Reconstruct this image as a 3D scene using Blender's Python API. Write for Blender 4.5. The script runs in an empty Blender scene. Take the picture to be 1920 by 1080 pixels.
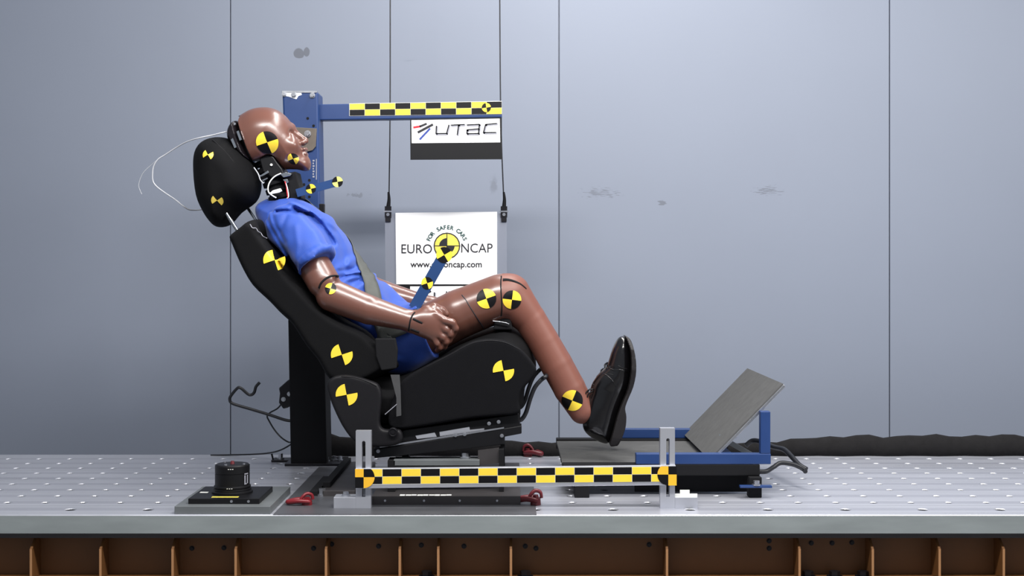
import bpy, bmesh, math, random
import numpy as np
from mathutils import Vector, Matrix
from mathutils.bvhtree import BVHTree

random.seed(7)
rng = np.random.RandomState(11)
C = bpy.context.scene.collection
PI = math.pi

# ------------------------------------------------------------------ camera, world, lights, exposure
FOC, DIST, CAMZ, HX, HY = 2486.0, 3.82, 0.627, 960.0, 500.0
cam_d = bpy.data.cameras.new('camera')
cam_d.sensor_width = 36.0
cam_d.lens = FOC / 1920.0 * 36.0
cam_d.shift_y = -40.0 / 1920.0
cam_d.clip_start = 0.05
cam = bpy.data.objects.new('camera', cam_d)
cam.location = (0, -DIST, CAMZ)
cam.rotation_euler = (PI / 2, 0, 0)
C.objects.link(cam)
bpy.context.scene.camera = cam

vs = bpy.context.scene.view_settings
vs.view_transform = 'Standard'
vs.look = 'None'
vs.gamma = 1.0
vs.use_curve_mapping = False
vs.exposure = 0.3

world = bpy.data.worlds.new('world')
bpy.context.scene.world = world
world.use_nodes = True
world.node_tree.nodes['Background'].inputs[0].default_value = (0.80, 0.88, 1.0, 1)
world.node_tree.nodes['Background'].inputs[1].default_value = 0.27


def area_light(name, loc, target, sx, sy, power, col=(1, 1, 1)):
    l = bpy.data.lights.new(name, 'AREA')
    l.shape = 'RECTANGLE'
    l.size, l.size_y = sx, sy
    l.energy = power
    l.color = col
    o = bpy.data.objects.new(name, l)
    o.location = loc
    d = Vector(target) - Vector(loc)
    o.rotation_euler = d.to_track_quat('-Z', 'Y').to_euler()
    C.objects.link(o)
    return o


area_light('overhead_floodlight', (0.35, 0.22, 2.7), (0.15, 0.10, 0.3), 3.2, 0.22, 64, (1.0, 0.98, 0.95))
area_light('front_floodlight', (0.10, -1.75, 2.35), (0.0, 0.2, 0.45), 2.8, 0.20, 92, (1.0, 0.98, 0.95))
area_light('side_floodlight', (2.6, -1.2, 2.0), (0.6, 0.55, 0.4), 1.0, 0.5, 30, (1.0, 0.99, 0.97))


# ------------------------------------------------------------------ helpers
def S(Y=0.0):
    return FOC / (Y + DIST)


def W(px, py, Y=0.0):
    d = Y + DIST
    return Vector(((px - HX) * d / FOC, Y, CAMZ - (py - HY) * d / FOC))


def lin(c):
    c = c / 255.0
    return c / 12.92 if c <= 0.04045 else ((c + 0.055) / 1.055) ** 2.4


def rgb(r, g, b):
    return (lin(r), lin(g), lin(b), 1.0)


def material(name, col, rough=0.5, metal=0.0, var=0.12, scale=12.0, bump=0.0, bscale=200.0, coat=0.0, spec=0.5,
             stretch=(1, 1, 1), rvar=0.0, sheen=0.0):
    m = bpy.data.materials.new(name)
    m.use_nodes = True
    nt = m.node_tree
    b = nt.nodes['Principled BSDF']
    b.inputs['Roughness'].default_value = rough
    b.inputs['Metallic'].default_value = metal
    b.inputs['Coat Weight'].default_value = coat
    b.inputs['Coat Roughness'].default_value = 0.12
    b.inputs['Specular IOR Level'].default_value = spec
    b.inputs['Sheen Weight'].default_value = sheen
    tc = nt.nodes.new('ShaderNodeTexCoord')
    mp = nt.nodes.new('ShaderNodeMapping')
    mp.inputs['Scale'].default_value = stretch
    nt.links.new(tc.outputs['Object'], mp.inputs['Vector'])
    nz = nt.nodes.new('ShaderNodeTexNoise')
    nz.inputs['Scale'].default_value = scale
    nz.inputs['Detail'].default_value = 6
    nt.links.new(mp.outputs[0], nz.inputs['Vector'])
    mx = nt.nodes.new('ShaderNodeMix')
    mx.data_type = 'RGBA'
    c = col
    mx.inputs[6].default_value = tuple(max(0, v * (1 - var)) for v in c[:3]) + (1,)
    mx.inputs[7].default_value = tuple(min(1, v * (1 + var)) for v in c[:3]) + (1,)
    nt.links.new(nz.outputs['Fac'], mx.inputs[0])
    nt.links.new(mx.outputs[2], b.inputs['Base Color'])
    if rvar:
        mr = nt.nodes.new('ShaderNodeMapRange')
        mr.inputs['To Min'].default_value = max(0.02, rough - rvar)
        mr.inputs['To Max'].default_value = min(1, rough + rvar)
        nt.links.new(nz.outputs['Fac'], mr.inputs['Value'])
        nt.links.new(mr.outputs[0], b.inputs['Roughness'])
    if bump:
        n2 = nt.nodes.new('ShaderNodeTexNoise')
        n2.inputs['Scale'].default_value = bscale
        n2.inputs['Detail'].default_value = 3
        nt.links.new(mp.outputs[0], n2.inputs['Vector'])
        bp = nt.nodes.new('ShaderNodeBump')
        bp.inputs['Strength'].default_value = bump
        bp.inputs['Distance'].default_value = 0.002
        nt.links.new(n2.outputs['Fac'], bp.inputs['Height'])
        nt.links.new(bp.outputs[0], b.inputs['Normal'])
    return m


M = {}
M['skin'] = material('brown_vinyl', rgb(106, 68, 57), 0.29, spec=0.9, var=0.08, scale=9, bump=0.03, bscale=60, rvar=0.04)
M['shin'] = material('matte_brown_vinyl', rgb(118, 72, 60), 0.5, var=0.08, scale=9, bump=0.03, bscale=60)
M['shirt'] = material('blue_jersey', rgb(32, 72, 164), 0.62, var=0.10, scale=14, bump=0.15, bscale=350, sheen=0.15)
M['seat'] = material('black_fabric', rgb(15, 15, 17), 0.85, var=0.15, scale=30, bump=0.25, bscale=600, spec=0.14)
M['seat_side'] = material('black_woven_panel', rgb(17, 17, 20), 0.9, var=0.12, scale=30, bump=0.25, bscale=600, spec=0.12)
M['trim'] = material('black_plastic', rgb(17, 16, 20), 0.55, spec=0.28, var=0.1, scale=30, bump=0.1, bscale=500)
M['black'] = material('black_paint', rgb(15, 15, 18), 0.45, spec=0.3, var=0.15, scale=20)
M['matte_black'] = material('matte_black', rgb(18, 18, 21), 0.8, var=0.15, scale=20, spec=0.25)
M['black_metal'] = material('black_steel', rgb(34, 33, 37), 0.38, 0.6, var=0.2, scale=25, rvar=0.1)
M['steel'] = material('bright_steel', rgb(190, 192, 198), 0.28, 0.9, var=0.1, scale=40, rvar=0.1)
M['chrome'] = material('chrome', rgb(215, 218, 222), 0.15, 1.0, var=0.04, scale=20)
M['alu'] = material('aluminium', rgb(196, 198, 206), 0.36, 0.65, var=0.08, scale=18, rvar=0.1, stretch=(1, 1, 0.25))
M['grey_plate'] = material('grey_steel_plate', rgb(118, 122, 124), 0.5, 0.45, var=0.14, scale=14, rvar=0.1)
M['dark_plate'] = material('dark_steel_plate', rgb(70, 67, 68), 0.5, 0.4, var=0.25, scale=14, rvar=0.12)
M['blue'] = material('blue_paint', rgb(29, 57, 108), 0.42, var=0.16, scale=9, rvar=0.1)
M['blue_arm'] = material('blue_anodised', rgb(30, 62, 110), 0.4, var=0.12, scale=20)
M['ochre'] = material('ochre_paint', rgb(108, 70, 34), 0.55, var=0.22, scale=7)
M['rib_edge'] = material('lit_ochre_paint', rgb(170, 124, 84), 0.5, var=0.2, scale=10)  # lighter ochre: light catching the rib front edges is put into the colour
M['yellow'] = material('yellow_vinyl', rgb(252, 216, 66), 0.38, var=0.05, scale=60)
M['yellow2'] = material('orange_yellow_vinyl', rgb(250, 190, 50), 0.38, var=0.05, scale=60)
M['sticker_black'] = material('black_vinyl', rgb(14, 13, 16), 0.45, spec=0.25, var=0.1, scale=60)
M['white'] = material('white_sheet', rgb(250, 250, 250), 0.5, var=0.01, scale=10)
M['white_paint'] = material('white_label', rgb(238, 238, 232), 0.5, var=0.04, scale=30)
M['ink'] = material('black_ink', rgb(22, 22, 30), 0.5, var=0.1, scale=60)
M['ink_red'] = material('red_ink', rgb(196, 34, 48), 0.5, var=0.1, scale=60)
M['ink_blue'] = material('blue_ink', rgb(44, 66, 150), 0.5, var=0.1, scale=60)
M['ink_teal'] = material('green_black_ink', rgb(20, 66, 62), 0.5, var=0.1, scale=60)
M['ink_grey'] = material('grey_ink', rgb(150, 150, 160), 0.5, var=0.1, scale=60)
M['logo_yellow'] = material('printed_yellow', rgb(240, 218, 90), 0.5, var=0.05, scale=60)
M['leather'] = material('black_leather', rgb(11, 10, 12), 0.22, var=0.2, scale=30, bump=0.08, bscale=120, coat=0.35)
M['sole'] = material('dark_sole', rgb(22, 18, 20), 0.5, var=0.2, scale=30)
M['carpet'] = material('grey_carpet', rgb(88, 88, 88), 0.95, var=0.2, scale=34, bump=0.5, bscale=500, spec=0.15)
M['belt'] = material('grey_webbing', rgb(74, 76, 73), 0.7, var=0.12, scale=60, bump=0.2, bscale=700)
M['red'] = material('red_enamel', rgb(122, 28, 36), 0.35, var=0.25, scale=40)
M['dark_red'] = material('dark_red_enamel', rgb(96, 26, 34), 0.4, var=0.25, scale=40)
M['rubber'] = material('black_foam', rgb(30, 29, 30), 0.95, var=0.3, scale=40, bump=0.6, bscale=150, spec=0.2)
M['wire'] = material('pale_wire', rgb(190, 192, 198), 0.4, var=0.1, scale=60)
M['cable'] = material('black_cable', rgb(26, 27, 32), 0.42, var=0.1, scale=60)
M['floor'] = material('grey_concrete', rgb(96, 96, 98), 0.85, var=0.2, scale=6)
M['backing'] = material('grey_backing', rgb(124, 129, 142), 0.45, var=0.05, scale=10)


class MB:
    """Collects shapes and links them as ONE mesh object."""

    def __init__(self):
        self.v, self.f, self.m, self.sm = [], [], [], []

    def add(self, vs_, fs_, mi=0, smooth=False):
        o = len(self.v)
        self.v += [tuple(v) for v in vs_]
        for f in fs_:
            self.f.append(tuple(i + o for i in f))
            self.m.append(mi)
            self.sm.append(smooth)
        return self

    def box(self, lo, hi, mi=0, R=None, c=None):
        x0, y0, z0 = lo
        x1, y1, z1 = hi
        vs_ = [Vector(p) for p in ((x0, y0, z0), (x1, y0, z0), (x1, y1, z0), (x0, y1, z0), (x0, y0, z1), (x1, y0, z1), (x1, y1, z1), (x0, y1, z1))]
        if R is not None:
            cc = Vector(c) if c is not None else (Vector(lo) + Vector(hi)) / 2
            vs_ = [cc + R @ (v - cc) for v in vs_]
        return self.add(vs_, [(0, 3, 2, 1), (4, 5, 6, 7), (0, 1, 5, 4), (1, 2, 6, 5), (2, 3, 7, 6), (3, 0, 4, 7)], mi)

    def prism(self, poly, y0, y1, mi=0):
        """poly: list of (x,z), extruded along y."""
        n = len(poly)
        a = sum(poly[i][0] * poly[(i + 1) % n][1] - poly[(i + 1) % n][0] * poly[i][1] for i in range(n))
        if a < 0:
            poly = poly[::-1]
        vs_ = [(x, y0, z) for x, z in poly] + [(x, y1, z) for x, z in poly]
        fs_ = [tuple(range(n)), tuple(range(2 * n - 1, n - 1, -1))]
        for i in range(n):
            j = (i + 1) % n
            fs_.append((j, i, n + i, n + j))
        return self.add(vs_, fs_, mi)

    def cyl(self, p0, p1, r0, r1=None, n=24, mi=0, smooth=True, caps=True):
        p0, p1 = Vector(p0), Vector(p1)
        r1 = r0 if r1 is None else r1
        d = (p1 - p0).normalized()
        u = d.orthogonal().normalized()
        w = d.cross(u)
        vs_ = []
        for p, r in ((p0, r0), (p1, r1)):
            for i in range(n):
                a = 2 * PI * i / n
                vs_.append(p + (u * math.cos(a) + w * math.sin(a)) * r)
        self.add(vs_, [(i, (i + 1) % n, n + (i + 1) % n, n + i) for i in range(n)], mi, smooth)
        if caps:
            self.add(vs_[:n], [tuple(range(n - 1, -1, -1))], mi)
            self.add(vs_[n:], [tuple(range(n))], mi)
        return self

    def lathe(self, c, prof, n=40, mi=0):
        """prof: (r,z) list from bottom to top, about vertical axis at c."""
        c = Vector(c)
        for a, b in zip(prof[:-1], prof[1:]):
            vs_ = [c + Vector((r * math.cos(2 * PI * i / n), r * math.sin(2 * PI * i / n), z)) for r, z in (a, b) for i in range(n)]
            self.add(vs_, [(i, (i + 1) % n, n + (i + 1) % n, n + i) for i in range(n)], mi, abs(a[0] - b[0]) < abs(a[1] - b[1]))
        return self

    def tube(self, pts, r, n=10, mi=0, sub=6, closed=False):
        pts = [Vector(p) for p in pts]
        if sub > 1 and len(pts) > 2:
            pts = spline(pts, sub, closed)
        N = len(pts)
        rr = r if callable(r) else (lambda t: r)
        vs_, prev = [], None
        for i, p in enumerate(pts):
            if closed:
                d = (pts[(i + 1) % N] - pts[i - 1]).normalized()
            else:
                d = (pts[min(i + 1, N - 1)] - pts[max(i - 1, 0)]).normalized()
            if prev is None:
                u = d.orthogonal().normalized()
            else:
                u = (prev - d * prev.dot(d)).normalized()
            prev = u
            w = d.cross(u)
            rad = rr(i / max(1, N - 1))
            for k in range(n):
                a = 2 * PI * k / n
                vs_.append(p + (u * math.cos(a) + w * math.sin(a)) * rad)
        fs_ = []
        for i in range(N if closed else N - 1):
            j = (i + 1) % N
            for k in range(n):
                l = (k + 1) % n
                fs_.append((i * n + k, i * n + l, j * n + l, j * n + k))
        self.add(vs_, fs_, mi, True)
        if not closed:
            self.add(vs_[:n], [tuple(range(n - 1, -1, -1))], mi)
            self.add(vs_[-n:], [tuple(range(n))], mi)
        return self

    def hexbolt(self, c, r, h, axis=(0, 0, 1), mi=0):
        c, a = Vector(c), Vector(axis).normalized()
        self.cyl(c, c + a * h * 0.25, r * 1.45, n=20, mi=mi, smooth=False)
        self.cyl(c + a * h * 0.25, c + a * h, r, n=6, mi=mi, smooth=False)
        return self

    def build(self, name, mats, parent=None, bevel=0.0, seg=2, solid=0.0, weld=False):
        me = bpy.data.meshes.new(name)
        me.from_pydata(self.v, [], self.f)
        if not isinstance(mats, (list, tuple)):
            mats = [mats]
        for m in mats:
            me.materials.append(m)
        me.polygons.foreach_set('material_index', self.m)
        me.polygons.foreach_set('use_smooth', self.sm)
        o = mkobj(name, me, parent)
        if weld:
            wm = o.modifiers.new('weld', 'WELD')
            wm.merge_threshold = 1e-5
        if solid:
            sm = o.modifiers.new('solid', 'SOLIDIFY')
            sm.thickness = solid
            sm.offset = 0
        if bevel:
            bm_ = o.modifiers.new('bevel', 'BEVEL')
            bm_.width = bevel
            bm_.segments = seg
            bm_.limit_method = 'ANGLE'
            bm_.angle_limit = math.radians(40)
        return o


def mkobj(name, me, parent=None):
    o = bpy.data.objects.new(name, me)
    C.objects.link(o)
    if parent is not None:
        o.parent = parent
        w = Vector((0, 0, 0))
        p = parent
        while p is not None:
            w += p.location
            p = p.parent
        o.location = -w
    return o


def tag(o, label=None, cat=None, group=None, kind=None):
    if label:
        o['label'] = label
    if cat:
        o['category'] = cat
    if group:
        o['group'] = group
    if kind:
        o['kind'] = kind
    return o


def thing(name, label, cat, loc, group=None):
    o = bpy.data.objects.new(name, None)
    o.empty_display_size = 0.05
    o.location = loc
    C.objects.link(o)
    return tag(o, label, cat, group)


def copy_tree(o, parent=None):
    c = o.copy()
    C.objects.link(c)
    c.parent = parent
    for ch in list(o.children):
        copy_tree(ch, c)
    return c


def spline(pts, sub=6, closed=False):
    pts = [Vector(p) for p in pts]
    n = len(pts)
    out = []
    for i in range(n if closed else n - 1):
        if closed:
            p0, p1, p2, p3 = pts[i - 1], pts[i], pts[(i + 1) % n], pts[(i + 2) % n]
        else:
            p0, p1, p2, p3 = pts[max(i - 1, 0)], pts[i], pts[i + 1], pts[min(i + 2, n - 1)]
        for k in range(sub):
            t = k / sub
            out.append(0.5 * ((2 * p1) + (p2 - p0) * t + (2 * p0 - 5 * p1 + 4 * p2 - p3) * t * t + (3 * p1 - p0 - 3 * p2 + p3) * t ** 3))
    if not closed:
        out.append(pts[-1])
    return out


def prof(pts, Y, sub=4):
    """pixel outline -> (x,z) metres at depth Y, smoothed."""
    p = [W(a, b, Y) for a, b in pts]
    if sub > 1:
        p = spline(p, sub, True)
    return [(q.x, q.z) for q in p]


# ------------------------------------------------------------------ distance fields -> smooth meshes
def poly_sd(P, X, Z):
    P = np.asarray(P, np.float32)
    d = np.full(np.broadcast(X, Z).shape, 1e9, np.float32)
    s = np.ones_like(d)
    n = len(P)
    for i in range(n):
        ax, az = P[i]
        bx, bz = P[i - 1]
        ex, ez = bx - ax, bz - az
        wx, wz = X - ax, Z - az
        L = ex * ex + ez * ez + 1e-12
        t = np.clip((wx * ex + wz * ez) / L, 0, 1)
        d = np.minimum(d, (wx - ex * t) ** 2 + (wz - ez * t) ** 2)
        c1, c2, c3 = Z >= az, Z < bz, ex * wz > ez * wx
        allc = (c1 & c2 & c3) | (~c1 & ~c2 & ~c3)
        s = np.where(allc, -s, s)
    return s * np.sqrt(d)


def rc(a, b, ra, rb, sy=1.0):
    """tapered round limb from a to b."""
    a, b = np.array(a, np.float32), np.array(b, np.float32)
    r = max(ra, rb)
    lo = np.minimum(a, b) - r * max(1, sy) - 0.03
    hi = np.maximum(a, b) + r * max(1, sy) + 0.03
    ba = b - a
    L = float((ba * ba).sum()) + 1e-12

    def fn(X, Y, Z):
        t = np.clip(((X - a[0]) * ba[0] + (Y - a[1]) * ba[1] + (Z - a[2]) * ba[2]) / L, 0, 1)
        return np.sqrt((X - a[0] - t * ba[0]) ** 2 + ((Y - a[1] - t * ba[1]) / sy) ** 2 + (Z - a[2] - t * ba[2]) ** 2) - (ra + (rb - ra) * t)
    return lo, hi, fn


def infl(P, yc, Wd, R, wfn=None, grow=0.0):
    """side outline P (x,z) given a rounded body of half width Wd about y=yc."""
    P = np.asarray(P, np.float32)
    lo = np.array([P[:, 0].min() - 0.03 - grow, yc - Wd - 0.03 - grow, P[:, 1].min() - 0.03 - grow])
    hi = np.array([P[:, 0].max() + 0.03 + grow, yc + Wd + 0.03 + grow, P[:, 1].max() + 0.03 + grow])
    k = min(R, Wd)

    def fn(X, Y, Z):
        d = poly_sd(P, X[:, :, :], Z) - grow
        ww = (Wd if wfn is None else wfn(X, Z)) + grow
        q = np.maximum(0, (R + d) / R)
        return (np.sqrt(q * q + ((Y - yc) / ww) ** 2) - 1.0) * k
    return lo, hi, fn


def slab(P, y0, y1, R):
    """side outline extruded from y0 to y1 with round edges of radius R (edges only)."""
    P = np.asarray(P, np.float32)
    lo = np.array([P[:, 0].min() - 0.03, y0 - 0.03, P[:, 1].min() - 0.03])
    hi = np.array([P[:, 0].max() + 0.03, y1 + 0.03, P[:, 1].max() + 0.03])
    yc, h = (y0 + y1) / 2, (y1 - y0) / 2

    def fn(X, Y, Z):
        d = poly_sd(P, X, Z) + R
        e = np.abs(Y - yc) - h + R
        return np.minimum(np.maximum(d, e), 0) + np.sqrt(np.maximum(d, 0) ** 2 + np.maximum(e, 0) ** 2) - R
    return lo, hi, fn


def ell(c, r, rot=0.0):
    """ellipsoid, turned by rot about the y axis (x axis towards +z)."""
    c = np.array(c, np.float32)
    R = max(r)
    cs, sn = math.cos(rot), math.sin(rot)

    def fn(X, Y, Z):
        x, y, z = X - c[0], Y - c[1], Z - c[2]
        u, w = x * cs + z * sn, -x * sn + z * cs
        return (np.sqrt((u / r[0]) ** 2 + (y / r[1]) ** 2 + (w / r[2]) ** 2) - 1) * min(r)
    return c - R - 0.03, c + R + 0.03, fn


def smin(a, b, k):
    if k <= 0:
        return np.minimum(a, b)
    h = np.clip(0.5 + 0.5 * (b - a) / k, 0, 1)
    return b + (a - b) * h - k * h * (1 - h)


class SDF:
    def __init__(self, lo, hi, h):
        self.lo, self.h = np.array(lo, np.float32), h
        self.n = np.ceil((np.array(hi) - np.array(lo)) / h).astype(int) + 1
        self.ax = [self.lo[i] + h * np.arange(self.n[i], dtype=np.float32) for i in range(3)]
        self.F = np.full(self.n, 0.2, np.float32)

    def _sl(self, lo, hi):
        i0 = np.clip(np.floor((np.array(lo) - self.lo) / self.h).astype(int), 0, self.n)
        i1 = np.clip(np.ceil((np.array(hi) - self.lo) / self.h).astype(int) + 1, 0, self.n)
        sl = tuple(slice(a, b) for a, b in zip(i0, i1))
        return sl, (self.ax[0][sl[0]][:, None, None], self.ax[1][sl[1]][None, :, None], self.ax[2][sl[2]][None, None, :])

    def add(self, p, k=0.0):
        sl, g = self._sl(p[0], p[1])
        if 0 in self.F[sl].shape:
            return self
        self.F[sl] = smin(self.F[sl], p[2](*g), k)
        return self

    def cut(self, p, k=0.0, grow=0.0):
        sl, g = self._sl(p[0] - grow, p[1] + grow)
        if 0 in self.F[sl].shape:
            return self
        self.F[sl] = -smin(-self.F[sl], p[2](*g) - grow, k)
        return self

    def warp(self, fn):
        self.F += fn(self.ax[0][:, None, None], self.ax[1][None, :, None], self.ax[2][None, None, :]).astype(np.float32)
        return self

    def nets(self):
        F, n = self.F, self.n
        I = F < 0
        c = np.zeros(n - 1, np.int8)
        for dx in (0, 1):
            for dy in (0, 1):
                for dz in (0, 1):
                    c += I[dx:n[0] - 1 + dx, dy:n[1] - 1 + dy, dz:n[2] - 1 + dz]
        act = np.argwhere((c > 0) & (c < 8))
        idx = np.full(n - 1, -1, np.int64)
        idx[tuple(act.T)] = np.arange(len(act))
        acc = np.zeros((len(act), 3), np.float32)
        cnt = np.zeros(len(act), np.float32)
        for a in range(3):
            b, c_ = (a + 1) % 3, (a + 2) % 3
            for u in (0, 1):
                for v in (0, 1):
                    o0 = np.zeros(3, int)
                    o0[b], o0[c_] = u, v
                    o1 = o0.copy()
                    o1[a] = 1
                    f0 = F[tuple((act + o0).T)]
                    f1 = F[tuple((act + o1).T)]
                    m = (f0 < 0) != (f1 < 0)
                    t = f0[m] / (f0[m] - f1[m])
                    p = np.zeros((m.sum(), 3), np.float32) + o0
                    p[:, a] += t
                    acc[m] += p
                    cnt[m] += 1
        V = (act + acc / cnt[:, None]) * self.h + self.lo
        Q = []
        for a in range(3):
            b, c_ = (a + 1) % 3, (a + 2) % 3
            s0 = [slice(None)] * 3
            s1 = [slice(None)] * 3
            s0[a], s1[a] = slice(0, -1), slice(1, None)
            A, B = I[tuple(s0)], I[tuple(s1)]
            e = np.argwhere(A != B)
            ok = (e[:, b] > 0) & (e[:, c_] > 0) & (e[:, b] < n[b] - 1) & (e[:, c_] < n[c_] - 1)
            e = e[ok]
            fl = A[tuple(e.T)]
            q = []
            for (u, v) in ((1, 1), (0, 1), (0, 0), (1, 0)):
                o = e.copy()
                o[:, b] -= u
                o[:, c_] -= v
                q.append(idx[tuple(o.T)])
            q = np.stack(q, 1)
            q[~fl] = q[~fl][:, ::-1]
            Q.append(q)
        return V, np.concatenate(Q)

    def build(self, name, mat, parent=None, smooth=2):
        V, Q = self.nets()
        if smooth:                                   # light smoothing along mesh edges
            for _ in range(smooth):
                acc = np.zeros_like(V)
                cnt = np.zeros(len(V), np.float32)
                for i in range(4):
                    np.add.at(acc, Q[:, i], V[Q[:, (i + 1) % 4]])
                    np.add.at(cnt, Q[:, i], 1)
                V = V * 0.5 + 0.5 * acc / np.maximum(cnt, 1)[:, None]
        me = bpy.data.meshes.new(name)
        me.vertices.add(len(V))
        me.vertices.foreach_set('co', V.astype(np.float32).ravel())
        me.loops.add(Q.size)
        me.loops.foreach_set('vertex_index', Q.astype(np.int32).ravel())
        me.polygons.add(len(Q))
        me.polygons.foreach_set('loop_start', np.arange(0, Q.size, 4, dtype=np.int32))
        me.update(calc_edges=True)
        me.polygons.foreach_set('use_smooth', np.ones(len(Q), bool))
        me.materials.append(mat)
        o = mkobj(name, me, parent)
        o_bvh[o.name] = BVHTree.FromPolygons(V.tolist(), Q.tolist())
        return o


o_bvh = {}


def snoise(seed, freq, amp):
    """smooth numpy noise: a sum of a few sine waves of random direction."""
    r = np.random.RandomState(seed)
    ks = r.normal(size=(5, 3))
    ks = ks / np.linalg.norm(ks, axis=1)[:, None] * freq * r.uniform(0.7, 1.4, (5, 1))
    ph = r.uniform(0, 6.28, 5)

    def fn(X, Y, Z):
        s = 0
        for k, p in zip(ks, ph):
            s = s + np.sin(k[0] * X + k[1] * Y + k[2] * Z + p)
        return s * (amp / 2.2)
    return fn


def hit(bvhs, x, z, y0=-1.2, Yg=-0.1):
    best = None
    for b in bvhs:
        h = b.ray_cast(Vector((x, y0, z)), Vector((0, 1, 0)))
        if h[0] is not None and (best is None or h[0].y < best):
            best = h[0].y
    return Yg if best is None else best


def target(px, py, Yg, r, th, parent, bvhs=None, style='A', full=True, sx=1.0, off=0.0015, mats=None, label=None, name='target_sticker'):
    """round quartered marker, laid on the surface found in front of it."""
    c = W(px, py, Yg)
    if bvhs:
        Yh = hit(bvhs, c.x, c.z, Yg=Yg)
        c = W(px, py, Yh)
        Yg = Yh
    R = r / S(Yg)
    mb = MB()
    nr, ns = 5, 12
    th = math.radians(th)
    for q in range(4):
        yel = (q % 2 == 1) if style == 'A' else (q % 2 == 0)
        if not full and not yel:
            continue
        vs_, fs_ = [], []
        for i in range(nr + 1):
            for j in range(ns + 1):
                a = th + (q + j / ns) * PI / 2
                rr = R * i / nr
                x, z = c.x + rr * math.cos(a) * sx, c.z + rr * math.sin(a)
                y = hit(bvhs, x, z, Yg=Yg) if bvhs else Yg
                if abs(y - Yg) > R * 1.2:
                    y = Yg
                vs_.append((x, y - off, z))
        for i in range(nr):
            for j in range(ns):
                k = i * (ns + 1) + j
                fs_.append((k, k + 1, k + ns + 2, k + ns + 1) if i else (k, k + ns + 2, k + ns + 1))
        mb.add([Vector(v) for v in vs_], [f[::-1] for f in fs_], 1 if yel else 0, True)
    o = mb.build(name, mats or [M['sticker_black'], M['yellow']], parent)
    if label:
        o['label'] = label
    return o


def surf_line(pts, bvhs, r, Yg, sub=6, off=0.0):
    """tube lying on a surface along a pixel polyline."""
    ps = []
    for p in spline([Vector((a, b, 0)) for a, b in pts], sub):
        w = W(p.x, p.y, Yg)
        y = hit(bvhs, w.x, w.z, Yg=Yg)
        if abs(y - Yg) > 0.12:
            y = Yg
        w = W(p.x, p.y, y)
        ps.append(Vector((w.x, y - off, w.z)))
    return ps


def text_into(mb, s, size, x, z, Y, mi=0, align='CENTER', rot=0.0, sx=1.0, bold=0.0):
    cu = bpy.data.curves.new('t', 'FONT')
    cu.body = s
    cu.size = size
    cu.align_x = align
    cu.align_y = 'CENTER'
    cu.offset = bold
    cu.resolution_u = 4
    ob = bpy.data.objects.new('t', cu)
    C.objects.link(ob)
    dg = bpy.context.evaluated_depsgraph_get()
    me = bpy.data.meshes.new_from_object(ob.evaluated_get(dg))
    cs, sn = math.cos(rot), math.sin(rot)
    vs_ = [(x + (v.co.x * sx) * cs - v.co.y * sn, Y, z + (v.co.x * sx) * sn + v.co.y * cs) for v in me.vertices]
    mb.add(vs_, [tuple(p.vertices) for p in me.polygons], mi)
    bpy.data.objects.remove(ob)
    bpy.data.curves.remove(cu)
    bpy.data.meshes.remove(me)


# ------------------------------------------------------------------ the setting: wall, floor
YW = 1.05


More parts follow.
